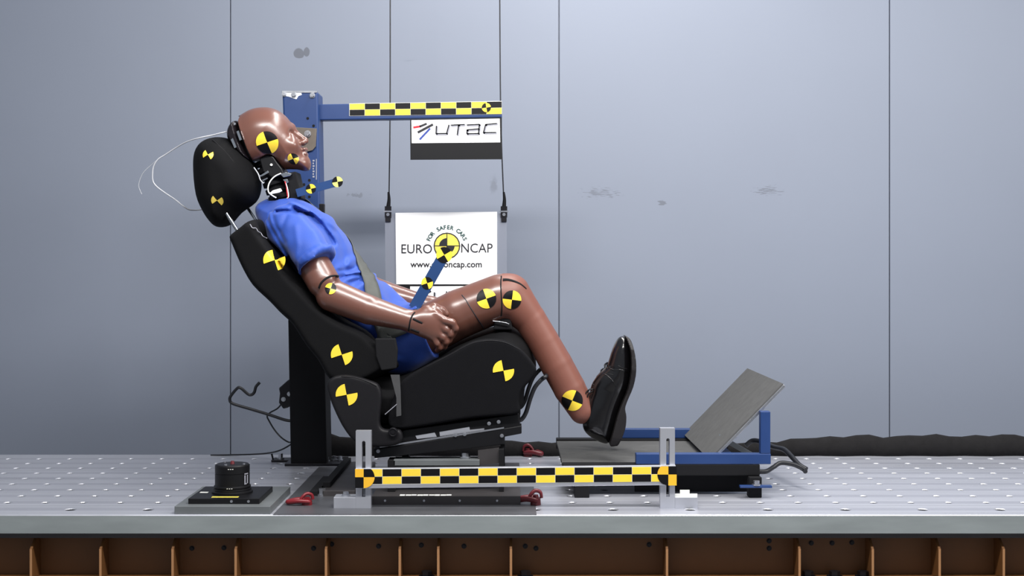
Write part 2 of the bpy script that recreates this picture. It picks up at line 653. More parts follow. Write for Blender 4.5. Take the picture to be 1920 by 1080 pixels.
def wall_material():
    m = material('painted_wall_panel', rgb(127, 134, 149), 0.6, var=0.03, scale=3, bump=0.05, bscale=40)
    nt = m.node_tree
    b = nt.nodes['Principled BSDF']
    tc = nt.nodes.new('ShaderNodeTexCoord')
    src = b.inputs['Base Color'].links[0].from_socket

    def spot(px, py, rx, ry, colr, amount, nscale, lo, hi, src, stretch=(1, 1, 1)):
        c = W(px, py, YW)
        mp = nt.nodes.new('ShaderNodeMapping')
        mp.inputs['Location'].default_value = (-c.x / rx, 0, -c.z / ry)
        mp.inputs['Scale'].default_value = (1 / rx, 0.0, 1 / ry)
        nt.links.new(tc.outputs['Object'], mp.inputs['Vector'])
        ln = nt.nodes.new('ShaderNodeVectorMath')
        ln.operation = 'LENGTH'
        nt.links.new(mp.outputs[0], ln.inputs[0])
        mp2 = nt.nodes.new('ShaderNodeMapping')
        mp2.inputs['Scale'].default_value = stretch
        nt.links.new(tc.outputs['Object'], mp2.inputs['Vector'])
        nz = nt.nodes.new('ShaderNodeTexNoise')
        nz.inputs['Scale'].default_value = nscale
        nz.inputs['Detail'].default_value = 5
        nt.links.new(mp2.outputs[0], nz.inputs['Vector'])
        ad = nt.nodes.new('ShaderNodeMath')
        ad.operation = 'SUBTRACT'
        nt.links.new(nz.outputs['Fac'], ad.inputs[0])
        ml = nt.nodes.new('ShaderNodeMath')
        ml.operation = 'MULTIPLY'
        ml.inputs[1].default_value = 0.35
        nt.links.new(ln.outputs['Value'], ml.inputs[0])
        nt.links.new(ml.outputs[0], ad.inputs[1])
        mr = nt.nodes.new('ShaderNodeMapRange')
        mr.inputs['From Min'].default_value = lo
        mr.inputs['From Max'].default_value = hi
        mr.inputs['To Max'].default_value = amount
        nt.links.new(ad.outputs[0], mr.inputs['Value'])
        mx = nt.nodes.new('ShaderNodeMix')
        mx.data_type = 'RGBA'
        mx.inputs[7].default_value = colr
        nt.links.new(mr.outputs[0], mx.inputs[0])
        nt.links.new(src, mx.inputs[6])
        return mx.outputs[2]
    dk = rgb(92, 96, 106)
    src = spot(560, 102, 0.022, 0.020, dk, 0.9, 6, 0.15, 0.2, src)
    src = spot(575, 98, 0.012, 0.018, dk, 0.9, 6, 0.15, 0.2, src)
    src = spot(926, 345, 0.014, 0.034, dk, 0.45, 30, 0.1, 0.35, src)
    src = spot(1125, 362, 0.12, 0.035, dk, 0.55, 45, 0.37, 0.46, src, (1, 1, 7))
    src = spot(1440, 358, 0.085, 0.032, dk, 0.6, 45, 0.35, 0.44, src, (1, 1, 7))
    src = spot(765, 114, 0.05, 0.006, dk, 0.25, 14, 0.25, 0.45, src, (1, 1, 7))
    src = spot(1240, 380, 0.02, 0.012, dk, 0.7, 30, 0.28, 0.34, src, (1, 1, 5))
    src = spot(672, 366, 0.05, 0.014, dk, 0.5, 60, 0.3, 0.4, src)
    nt.links.new(src, b.inputs['Base Color'])
    return m


def build_wall():
    mb = MB()
    seams = [W(p, 500, YW).x for p in (-186, 432, 1048, 1668)]
    xs = [-5.0, W(-804, 500, YW).x] + seams + [W(2284, 500, YW).x, 5.0]
    g = 0.0022
    for a, b in zip(xs[:-1], xs[1:]):
        mb.box((a + g, YW, -0.19), (b - g, YW + 0.02, 2.9))
    mb.box((-5.0, YW + 0.012, -0.19), (5.0, YW + 0.05, 2.9))
    o = mb.build('wall_back', wall_material(), bevel=0.0015)
    tag(o, kind='structure')


build_wall()
fl = MB().box((-5, -4.6, -0.24), (5, YW + 0.05, -0.19)).build('floor', M['floor'])
tag(fl, kind='structure')


# ------------------------------------------------------------------ test sled: drilled deck on an ochre beam
def deck_material():
    m = material('machined_aluminium_deck', rgb(188, 190, 199), 0.30, 0.35, var=0.10, scale=5, rvar=0.1, stretch=(0.35, 2, 1))
    nt = m.node_tree
    b = nt.nodes['Principled BSDF']
    tc = nt.nodes.new('ShaderNodeTexCoord')
    sp = nt.nodes.new('ShaderNodeSeparateXYZ')
    nt.links.new(tc.outputs['Object'], sp.inputs[0])
    mu = nt.nodes.new('ShaderNodeMath')
    mu.operation = 'MULTIPLY_ADD'
    mu.inputs[1].default_value = 10.0
    mu.inputs[2].default_value = 10.47
    nt.links.new(sp.outputs['Y'], mu.inputs[0])
    fr = nt.nodes.new('ShaderNodeMath')
    fr.operation = 'FRACT'
    nt.links.new(mu.outputs[0], fr.inputs[0])
    rp = nt.nodes.new('ShaderNodeValToRGB')
    e = rp.color_ramp.elements
    e[0].position, e[0].color = 0.0, (0.32, 0.32, 0.33, 1)
    e[1].position, e[1].color = 0.07, (1, 1, 1, 1)
    e2 = rp.color_ramp.elements.new(0.55)
    e2.color = (0.72, 0.72, 0.74, 1)
    e3 = rp.color_ramp.elements.new(0.97)
    e3.color = (1.0, 1.0, 1.0, 1)
    nt.links.new(fr.outputs[0], rp.inputs[0])
    mx = nt.nodes.new('ShaderNodeMix')
    mx.data_type = 'RGBA'
    mx.blend_type = 'MULTIPLY'
    mx.inputs[0].default_value = 1.0
    src = b.inputs['Base Color'].links[0].from_socket
    nt.links.new(src, mx.inputs[6])
    nt.links.new(rp.outputs[0], mx.inputs[7])
    nt.links.new(mx.outputs[2], b.inputs['Base Color'])
    return m


XL, XR = -1.99, 2.01


def build_sled():
    t = thing('test_sled', 'long aluminium test deck drilled in rows, on an ochre steel beam', 'test sled', (0, 0, -0.187))
    mb = MB()
    cells = 40
    n = 16
    rows = [-0.397 + 0.1 * j for j in range(10)]
    dk, br = 1, 2

    def cell(cx, cy, hx, hy, r):
        if r <= 0:
            mb.add([(cx - hx, cy - hy, 0), (cx + hx, cy - hy, 0), (cx + hx, cy + hy, 0), (cx - hx, cy + hy, 0)], [(0, 1, 2, 3)])
            return
        sq, ou, inn, dn = [], [], [], []
        for i in range(n):
            a = 2 * PI * i / n
            c_, s_ = math.cos(a), math.sin(a)
            k = 1 / max(abs(c_), abs(s_))
            sq.append((cx + c_ * k * hx, cy + s_ * k * hy, 0))
            ou.append((cx + c_ * r * 1.16, cy + s_ * r * 1.16, 0))
            inn.append((cx + c_ * r, cy + s_ * r, -0.0022))
            dn.append((cx + c_ * r, cy + s_ * r, -0.03))
        vs_ = sq + ou
        mb.add(vs_, [(i, (i + 1) % n, n + (i + 1) % n, n + i) for i in range(n)])
        mb.add(ou + inn, [(i, (i + 1) % n, n + (i + 1) % n, n + i) for i in range(n)], br)
        mb.add(inn + dn, [(i, (i + 1) % n, n + (i + 1) % n, n + i) for i in range(n)], dk)
        mb.add(dn, [tuple(range(n))], dk)
    for j, cy in enumerate(rows):
        for i in range(cells):
            cx = XL + 0.05 + 0.1 * i
            if j == 0:
                big = (i % 2 == 0)
                cell(cx, cy, 0.05, 0.05, 0.014 if big else 0)
            else:
                cell(cx, cy, 0.05, 0.05, 0.0105)
    y0, y1 = -0.468, 0.603
    # front strip, back strip, sides and underside
    mb.add([(XL, y0, 0), (XR, y0, 0), (XR, -0.447, 0), (XL, -0.447, 0)], [(0, 1, 2, 3)])
    mb.add([(XL, 0.553, 0), (XR, 0.553, 0), (XR, y1, 0), (XL, y1, 0)], [(0, 1, 2, 3)])
    zb = -0.047
    b8 = [(XL, y0, zb), (XR, y0, zb), (XR, y1, zb), (XL, y1, zb), (XL, y0, 0), (XR, y0, 0), (XR, y1, 0), (XL, y1, 0)]
    mb.add(b8, [(0, 3, 2, 1), (1, 2, 6, 5), (2, 3, 7, 6), (3, 0, 4, 7)])
    e = 0.0025
    mb.add([(XL, y0 - e, zb), (XR, y0 - e, zb), (XR, y0 - e, -e), (XL, y0 - e, -e)], [(0, 1, 2, 3)], 3)
    mb.add([(XL, y0 - e, -e), (XR, y0 - e, -e), (XR, y0, 0), (XL, y0, 0)], [(0, 1, 2, 3)], 2)
    mb.add([(XL, y0, zb), (XR, y0, zb), (XR, y0 - e, zb), (XL, y0 - e, zb)], [(0, 1, 2, 3)], 3)
    edge = material('deck_edge_aluminium', rgb(144, 151, 152), 0.5, 0.15, var=0.22, scale=11, rvar=0.1, stretch=(0.6, 1, 3))
    mb.build('deck_plate', [deck_material(), M['matte_black'], M['alu'], edge], t)
    yw = -0.395
    zf = -0.167
    MB().box((XL, -0.462, -0.060), (XR, 0.55, -0.048)).build('top_flange', M['dark_plate'], t)
    MB().box((XL, yw, zf), (XR, yw + 0.012, -0.0602)).build('beam_web', M['ochre'], t)
    MB().box((XL, -0.475, -0.187), (XR, -0.33, zf)).build('bottom_flange', M['ochre'], t)
    for px in (60, 190, 325, 443, 612, 750, 822, 958, 1250, 1498, 1635, 1760, 1880):
        x = W(px, 1050, -0.45).x
        p = [(-0.458, -0.0645 - 0.025), (-0.458, zf - 0.0), (yw, zf - 0.0), (yw, -0.0602), (-0.418, -0.0602)]
        mb = MB()
        vs_ = [(x - 0.003, y, z) for y, z in p] + [(x + 0.003, y, z) for y, z in p]
        k = len(p)
        mb.add(vs_, [tuple(range(k)), tuple(range(2 * k - 1, k - 1, -1))])
        mb.add(vs_, [((i + 1) % k, i, k + i, k + (i + 1) % k) for i in range(1, k)])
        mb.add(vs_, [(1, 0, k, k + 1)], 1)
        mb.build('stiffener_rib', [M['ochre'], M['rib_edge']], t)
    for px in (1515, 1565, 1618, 800, 985):
        p = W(px, 1075, -0.43)
        MB().hexbolt((p.x, -0.43, zf), 0.014, 0.016).build('flange_bolt', M['black_metal'], t)
    for px, py in ((360, 1028), (420, 1027), (588, 1028), (622, 1020), (790, 1022), (870, 1024), (985, 1024), (1005, 1028), (1217, 1021), (1442, 1028), (1442, 1014), (1521, 1018), (1597, 1017), (1560, 1018), (710, 1024)):
        p = W(px, py, yw)
        MB().hexbolt((p.x, yw, max(-0.15, p.z)), 0.0045, 0.005, (0, -1, 0)).build('web_bolt', M['black_metal'], t)
    return t


build_sled()
o = MB().box((-0.604, -0.4695, 0.0001), (0.062, 0.33, 0.0009)).build('dark_sheet', material('dull_dark_sheet', rgb(104, 105, 110), 0.36, 0.5, var=0.2, scale=9, rvar=0.1))  # thin sheet, darker than the deck it lies on
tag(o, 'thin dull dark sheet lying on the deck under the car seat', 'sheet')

# ------------------------------------------------------------------ blue gantry post behind the seat
def build_gantry():
    YF, YB = 0.36, 0.47
    base = W(577, 870, 0.415)
    t = thing('gantry_post', 'tall blue steel post with a chequered side arm, standing behind the seat', 'post', (base.x, 0.415, 0.0))

    def pr(pts, Y):
        return [(W(a, b, Y).x, W(a, b, Y).z) for a, b in pts]
    MB().prism(pr([(545, 605), (604, 605), (596, 172), (529, 172)], YF), YF, YB).build('post', M['blue'], t, bevel=0.006)
    p = pr([(540, 598), (607, 598), (613, 868), (545, 868)], YF - 0.004)
    p[2] = (p[2][0], 0.0)
    p[3] = (p[3][0], 0.0)
    MB().prism(p, YF - 0.004, YB + 0.004).build('post_sleeve', M['matte_black'], t, bevel=0.004)
    # scuffed cap plate with bolts
    c0, c1 = W(529, 172, YF), W(594, 168, YF)
    mb = MB().box((c0.x - 0.001, YF - 0.002, c0.z - 0.004), (c1.x, YB, c0.z + 0.003))
    mb.build('cap_plate', M['steel'], t, bevel=0.001)
    wear = material('scuffed_bare_steel', rgb(225, 227, 232), 0.45, 0.2, var=0.1, scale=30)
    mb = MB()
    sc = [(530, 174), (565, 173), (566, 178), (560, 180), (556, 186), (549, 184), (541, 181), (532, 180)]
    mb.prism(pr(sc, YF), YF - 0.0012, YF)
    mb.build('paint_scuff', wear, t)
    for px, py, r in ((533, 177, 3.2), (551, 178, 3.6), (586, 179, 3.6)):
        q = W(px, py, YF)
        MB().hexbolt((q.x, YF, q.z), r / S(YF), 0.010, (0, -1, 0)).build('post_bolt', M['steel'], t)
    for px, py in ((577, 222), (588, 236), (580, 338), (580, 369), (570, 346), (560, 360)):
        q = W(px, py, YF)
        MB().cyl((q.x, YF - 0.0008, q.z), (q.x, YF + 0.002, q.z), 2.6 / S(YF), n=16).build('bolt_hole', M['matte_black'], t)
    # bare clamp plate with bolt by the face
    pl = pr([(545, 238), (594, 241), (592, 275), (586, 282), (578, 284), (560, 284)], YF - 0.006)
    cl = MB().prism(pl, YF - 0.008, YF - 0.0005).build('clamp_plate', material('bare_bronze_steel', rgb(112, 104, 96), 0.4, 0.6, var=0.3, scale=30), t, bevel=0.001)
    q = W(577, 251, YF - 0.008)
    MB().hexbolt((q.x, YF - 0.0085, q.z), 0.0075, 0.012, (0, -1, 0)).build('clamp_bolt', M['steel'], cl)
    # strip of stencilled figures on the post edge
    mb = MB()
    for k, py in enumerate((301, 306, 311, 316, 321, 326, 331)):
        q = W(588, py, YF)
        mb.box((q.x - 0.003, YF - 0.001, q.z - 0.003), (q.x + 0.003 - (k % 2) * 0.002, YF, q.z + 0.002))
    q0, q1 = W(592.5, 337, YF), W(594, 298, YF)
    mb.box((q0.x, YF - 0.001, q0.z), (q1.x, YF, q1.z))
    mb.build('scale_strip', M['ink_grey'], t)
    q0, q1 = W(598, 410, YF), W(608, 382, YF)
    MB().box((q0.x, YF, q0.z), (q1.x, YF + 0.02, q1.z)).build('edge_clip', M['black'], t, bevel=0.002)
    # side arm
    Ya = 0.40
    MB().prism(pr([(596, 195.5), (941, 190), (941, 220), (596, 225)], Ya), Ya, Ya + 0.05).build('side_arm', M['blue'], t, bevel=0.003)
    mb = MB()
    x0, x1 = 655.5, 941.0
    n = 10
    mb.prism(pr([(x0 - 0.5, 194.2), (x1, 189.6), (x1, 214.0), (x0 - 0.5, 217.6)], Ya), Ya - 0.0014, Ya - 0.0002, 2)
    for i in range(n):
        for j in range(2):
            a, b = x0 + (x1 - x0) * i / n, x0 + (x1 - x0) * (i + 1) / n
            f0, f1 = i / n, (i + 1) / n
            t0, t1 = 194.8 - 4.4 * f0, 194.8 - 4.4 * f1
            b0, b1 = 217.0 - 3.4 * f0, 217.0 - 3.4 * f1
            m0, m1 = (t0 + b0) / 2, (t1 + b1) / 2
            q = [(a + .3, t0), (b - .3, t1), (b - .3, m1 - .3), (a + .3, m0 - .3)] if j == 0 else [(a + .3, m0 + .3), (b - .3, m1 + .3), (b - .3, b1), (a + .3, b0)]
            mb.prism(pr(q, Ya), Ya - 0.0022, Ya - 0.0012, 1 if (i + j) % 2 == 0 else 0)
    st = mb.build('checker_strip', [M['sticker_black'], M['yellow'], M['white_paint']], t)
    target(912, 202, Ya, 8.6, 10, st, None, 'B', off=0.004)
    # clamp with cable lug on the left edge and the bent hook bar
    blob = [(548, 708), (540, 713), (530, 722), (524, 727), (526, 737), (524, 755), (528, 759), (532, 766), (540, 764), (548, 760)]
    cb = MB().prism(pr(blob, YF + 0.02), YF + 0.005, YF + 0.06).build('side_clamp', M['black_metal'], t, bevel=0.004)
    for px, py in ((542, 739), (531, 749)):
        q = W(px, py, YF)
        MB().hexbolt((q.x, YF + 0.005, q.z), 0.005, 0.008, (0, -1, 0)).build('clamp_screw', M['steel'], cb)
    pts = [(560, 789), (547, 789), (533, 787), (503, 777), (470, 767), (437, 757), (431, 750), (433, 742), (445, 728), (452, 728), (465, 739), (472, 740), (477, 735), (480, 725), (487, 717)]
    MB().tube([W(a, b, 0.40) for a, b in pts], 0.0048, 12, sub=5).build('hook_bar', M['cable'], t)
    # foot plate, bolted
    MB().box((base.x - 0.062, 0.345, 0.0), (base.x + 0.12, 0.50, 0.008)).build('foot_plate', M['black_metal'], t, bevel=0.001)
    for px, py in ((616, 856), (628, 848), (640, 850)):
        q = W(px, py, 0.44)
        MB().hexbolt((q.x, 0.40 + 0.004 * (px % 7), 0.008), 0.007, 0.014).build('foot_bolt', M['steel'], t)
    q = W(529, 860, 0.46)
    lg = MB().box((q.x - 0.03, 0.43, 0.0), (q.x + 0.028, 0.49, 0.007)).build('foot_clamp', M['black_metal'], t, bevel=0.001)
    MB().hexbolt((q.x - 0.004, 0.455, 0.007), 0.008, 0.018).build('clamp_nut', M['steel'], lg)
    MB().cyl((q.x - 0.026, 0.44, 0.007), (q.x - 0.030, 0.44, 0.026), 0.003, n=10).build('clamp_stud', M['black_metal'], lg)
    MB().prism(pr([(603, 722), (606, 722), (613, 745), (614, 815), (604, 818)], YF + .05), YF + .05, YF + .06).build('side_flat_bar', M['dark_plate'], t)
    return t


build_gantry()


# ------------------------------------------------------------------ boards with lettering
def utac_letters(mb, x0, y0, w, h, Y, slant=0.0):
    """the printed mark inside the pixel box (x0,y0,w,h): three strokes and four outline letters."""
    def P(u, v):
        q = W(x0 + u * w, y0 + v * h + slant * u, Y)
        return q

    def stroke(pts, wd, mi):
        for a, b in zip(pts[:-1], pts[1:]):
            p, q = P(*a), P(*b)
            d = (q - p)
            L = d.length
            d.normalize()
            nrm = Vector((-d.z, 0, d.x)) * wd / 2
            e = d * wd * 0.25
            vs_ = [p - nrm - e, q - nrm + e, q + nrm + e, p + nrm - e]
            mb.add([Vector((v.x, Y, v.z)) for v in vs_], [(0, 1, 2, 3)], mi)
    stroke([(0.03, 0.33), (0.10, 0.29)], 0.0065, 2)
    stroke([(0.10, 0.29), (0.17, 0.18)], 0.0065, 1)
    stroke([(0.08, 0.55), (0.24, 0.22)], 0.0075, 1)
    stroke([(0.10, 0.86), (0.21, 0.40)], 0.0060, 3)
    for dx, dy, mi, wd in ((0.008, 0.03, 4, 0.006), (0.0, 0.0, 1, 0.0035)):
        def L(pts):
            stroke([(a + dx, b + dy) for a, b in pts], wd, mi)
        L([(0.285, 0.28), (0.28, 0.62), (0.40, 0.62), (0.425, 0.24)])
        L([(0.45, 0.25), (0.60, 0.23)])
        L([(0.535, 0.25), (0.52, 0.68)])
        L([(0.63, 0.25), (0.77, 0.23), (0.76, 0.64), (0.63, 0.64), (0.63, 0.47), (0.76, 0.43)])
        L([(0.965, 0.20), (0.84, 0.24), (0.815, 0.60), (0.955, 0.60)])


INKS = None


def build_upper_sign():
    Y = 0.39
    t = thing('sponsor_sign', 'black board with white printed panel hanging under the chequered arm', 'sign', (W(855, 260, Y).x, Y, W(855, 299, Y).z))

    def pr(pts, Y):
        return [(W(a, b, Y).x, W(a, b, Y).z) for a, b in pts]
    MB().prism(pr([(769, 224), (941, 220.5), (941, 298.5), (769.5, 299.5)], Y), Y, Y + 0.006).build('board', M['black'], t)
    MB().prism(pr([(771.5, 225.5), (937, 222.5), (938, 267), (772, 268.5)], Y), Y - 0.0012, Y - 0.0001).build('printed_panel', M['white'], t)
    mb = MB()
    utac_letters(mb, 771, 225, 166, 42, Y - 0.0022, -2)
    mb.build('lettering', [M['white'], M['ink'], M['ink_red'], M['ink_blue'], M['ink_grey']], t)


def build_hanging_sign():
    Y = 0.655
    t = thing('hanging_sign', 'white printed board hung on two cables in front of the wall', 'sign', (W(837, 560, Y).x, Y, W(837, 600, Y).z))

    def pr(pts, Y):
        return [(W(a, b, Y).x, W(a, b, Y).z) for a, b in pts]
    MB().prism(pr([(722, 402), (950, 400), (951, 600), (724, 601)], Y + .012), Y + 0.004, Y + 0.010).build('backing_board', M['backing'], t)
    MB().prism(pr([(741.5, 399), (932, 397), (932, 533), (743, 533)], Y), Y, Y + 0.004).build('white_panel', M['white'], t)
    lw = MB().prism(pr([(742, 534), (934, 534), (934, 598), (742, 600)], Y), Y + 0.0005, Y + 0.004).build('lower_panel', M['black'], t)
    MB().prism(pr([(769, 537), (931, 536), (931, 580), (769, 581)], Y), Y - 0.001, Y + 0.0004).build('lower_printed_panel', M['white'], lw)
    mb = MB()
    utac_letters(mb, 768, 537, 163, 42, Y - 0.002, -1)
    mb.build('lower_lettering', [M['white'], M['ink'], M['ink_red'], M['ink_blue'], M['ink_grey']], lw)
    Yl = Y - 0.0015
    sc = 1.0 / S(Yl)

    def T(s, px, py, size, **k):
        q = W(px, py, Yl)
        mb = MB()
        text_into(mb, s, size * sc, q.x, q.z, Yl, **k)
        mb.build('lettering', M['ink'], t)
    T('EURO', 781, 467.5, 24.5, sx=0.93)
    T('NCAP', 893.5, 466, 24.5, sx=0.93)
    T('www.euroncap.com', 837, 496, 16.5, sx=1.0, bold=0.0004)
    mb = MB()
    s = 'FOR SAFER CARS'
    cx, cy, R = 838, 463, 36.5
    n = len(s)
    for i, ch in enumerate(s):
        if ch == ' ':
            continue
        a = math.radians(158 - (158 - 24) * i / (n - 1))
        q = W(cx + R * math.cos(a), cy - R * math.sin(a), Yl)
        text_into(mb, ch, 10.5 * sc, q.x, q.z, Yl, rot=a - PI / 2, mi=1, bold=0.0005)
    mb.build('arched_lettering', [M['ink'], M['ink_teal']], t)
    # round mark
    mb = MB()
    c = W(838, 461, Y)

    def sector(r0, r1, a0, a1, mi, y):
        k = 20
        vs_ = []
        for i in range(k + 1):
            a = math.radians(a0 + (a1 - a0) * i / k)
            for r in (r0, r1):
                vs_.append((c.x + r * sc * math.cos(a), y, c.z + r * sc * math.sin(a)))
        mb.add(vs_, [(2 * i, 2 * i + 2, 2 * i + 3, 2 * i + 1) for i in range(k)], mi)
    sector(0, 25, 0, 360, 1, Y - 0.0008)
    sector(22.8, 25, 0, 360, 0, Y - 0.0012)
    sector(0, 14.5, 90, 180, 0, Y - 0.0012)
    sector(0, 14.5, 270, 360, 0, Y - 0.0012)
    for lo, hi in (((-24, -.8), (24, .8)), ((-.8, -24), (.8, 24))):
        mb.add([(c.x + a * sc, Y - 0.0013, c.z + b * sc) for a, b in ((lo[0], lo[1]), (hi[0], lo[1]), (hi[0], hi[1]), (lo[0], hi[1]))], [(0, 1, 2, 3)], 0)
    mb.build('round_mark', [M['ink'], M['logo_yellow']], t)


build_upper_sign()
build_hanging_sign()


def build_cables():
    Y = 0.665
    for k, (px0, px1, lab) in enumerate(((731.5, 728, 'thin dark cable and hook holding the left side of the hanging board'), (936.5, 945, 'thin dark cable and hook holding the right side of the hanging board'))):
        p0, p1 = W(px0, -160, Y), W(px1, 398, Y)
        t = thing('hanging_cable', lab, 'cable', (p1.x, Y, p1.z), 'cables holding the board')
        m = W(px0 if k == 0 else 938.5, 190, Y)
        MB().tube([p0, m, W(px1 + (1.5 if k == 0 else -1), 362, Y)], 0.0022, 8, sub=6).build('wire', M['cable'], t)
        a, b = W(px1 + (0.5 if k == 0 else -0.5), 360, Y), W(px1, 388, Y)
        MB().tube([a, (a + b) / 2 + Vector((0.002, 0, 0)), b], lambda u: 0.0035 + 0.004 * u, 10).build('hook', M['matte_black'], t)
        mb = MB()
        mb.box((b.x - 0.011, Y - 0.010, b.z - 0.036), (b.x + 0.011, Y - 0.003, b.z + 0.002))
        mb.box((b.x - 0.014, Y - 0.012, b.z - 0.018), (b.x + 0.014, Y - 0.0105, b.z - 0.013), 1)
        mb.cyl((b.x, Y - 0.0135, b.z - 0.026), (b.x, Y - 0.010, b.z - 0.026), 0.0055, n=16, mi=1)
        mb.box((b.x - 0.009, Y - 0.012, b.z - 0.050), (b.x + 0.009, Y - 0.004, b.z - 0.037), 0)
        mb.build('clip', [M['black_metal'], M['steel']], t)


build_cables()


# ------------------------------------------------------------------ chequered measuring bar in front
def build_bar():
    Y0 = -0.395
    t = thing('measuring_bar', 'long chequered yellow and black bar on two slotted aluminium posts', 'measuring bar', (W(966, 950, -0.37).x, -0.37, 0.0))

    def pr(pts, Y):
        return [(W(a, b, Y).x, W(a, b, Y).z) for a, b in pts]
    MB().prism(pr([(666, 878.5), (1267, 872.5), (1268, 909.5), (667, 916)], Y0), Y0, Y0 + 0.012).build('bar', M['alu'], t, bevel=0.001)
    mb = MB()
    x0, x1, n = 681, 1257, 16
    for i in range(-0, n):
        for j in range(2):
            a, b = x0 + (x1 - x0) * i / n, x0 + (x1 - x0) * (i + 1) / n
            f0, f1 = (a - 681) / 586, (b - 681) / 586
            ya, yb = 880.0 - 5.0 * f0, 880.0 - 5.0 * f1
            q = [(a + .35, ya), (b - .35, yb), (b - .35, yb + 13.4), (a + .35, ya + 13.4)]
            if j:
                q = [(x, y + 14.2) for x, y in q]
            mb.prism(pr(q, Y0), Y0 - 0.0012, Y0 - 0.0002, 1 if (i + j) % 2 == 0 else 0)
    mb.prism(pr([(667, 880), (1266, 874.5), (1266, 903), (667, 909)], Y0), Y0 - 0.0008, Y0 - 0.0001, 2)
    mb.build('checker_strip', [M['sticker_black'], M['yellow'], M['white_paint']], t)
    for cx, cy, clip, sgn in ((682, 894.5, 666, 0), (1253, 889.5, 1268.5, 1)):
        mb = MB()
        R = 20.5
        for q in range(4):
            a0 = q * 90
            pts = [(cx, cy)]
            for i in range(13):
                a = math.radians(a0 + 90 * i / 12)
                pts.append((cx + R * math.cos(a), cy - R * math.sin(a)))
            if (sgn == 0 and q in (1, 2)) or (sgn == 1 and q in (0, 3)):
                ye = cy - R * .74 if q < 2 else cy + R
                pts = [(cx, cy), (cx, ye), (clip, ye), (clip, cy)]
            else:
                pts = [(x, max(cy - R * .74, y)) for x, y in pts]
            yel = (q % 2 == 1)
            mb.prism(pr(pts, Y0), Y0 - 0.0022, Y0 - 0.0014, 1 if yel else 0)
        mb.build('target_sticker', [M['sticker_black'], M['yellow2']], t)
    for k, (xa, xb, yt) in enumerate(((667, 695.5, 808), (1238, 1265.5, 803))):
        Yp = Y0 + 0.0125
        p0, p1 = W(xa, yt, Yp), W(xb, yt, Yp)
        zt = p0.z
        xl, xr = p0.x, p1.x
        sw = 0.0045
        xm = (xl + xr) / 2 + 0.001
        zs = W(0, yt + 22, Yp).z
        n = 8
        outl = [(xl, 0.0), (xl, zt), (xr, zt), (xr, 0.0)]
        mb = MB()
        # two legs joined by a solid head and foot, with a round-topped slot between
        arc = [(xm - sw * math.cos(PI * i / n), zs + sw * math.sin(PI * i / n)) for i in range(n + 1)]
        left = [(xl, 0.03), (xm - sw, 0.03)] + arc[:n // 2 + 1] + [(xm, zt), (xl, zt)]
        right = [(xm, zt)] + arc[n // 2:] + [(xm + sw, 0.03), (xr, 0.03), (xr, zt)]
        mb.prism(left, Yp, Yp + 0.024)
        mb.prism(right, Yp, Yp + 0.024)
        mb.prism([(xl, 0.0), (xr, 0.0), (xr, 0.03), (xl, 0.03)], Yp, Yp + 0.024)
        mb.build('slotted_post', M['alu'], t, weld=True)
        if k == 0:
            a, b = W(625.5, 952, -0.382).x, xl
        else:
            a, b = xr, W(1308, 952, -0.382).x
        fb = MB().box((a, Yp, 0.0), (b + 0.0, Yp + 0.05, 0.029)).build('foot_block', M['alu'], t, bevel=0.001)
        MB().hexbolt(((a + b) / 2, Yp + 0.025, 0.029), 0.008, 0.010).build('foot_bolt', M['steel'], fb)
        if k == 1:
            mb = MB()
            z = W(0, 916, Yp).z
            mb.box((W(1276, 0, Yp).x, Yp + 0.01, 0.029), (W(1294, 0, Yp).x, Yp + 0.014, 0.046))
            mb.box((W(1266, 0, Yp).x, Yp + 0.005, 0.029), (W(1308, 0, Yp).x, Yp + 0.009, 0.037))
            mb.build('white_tag', M['white_paint'], fb)


build_bar()


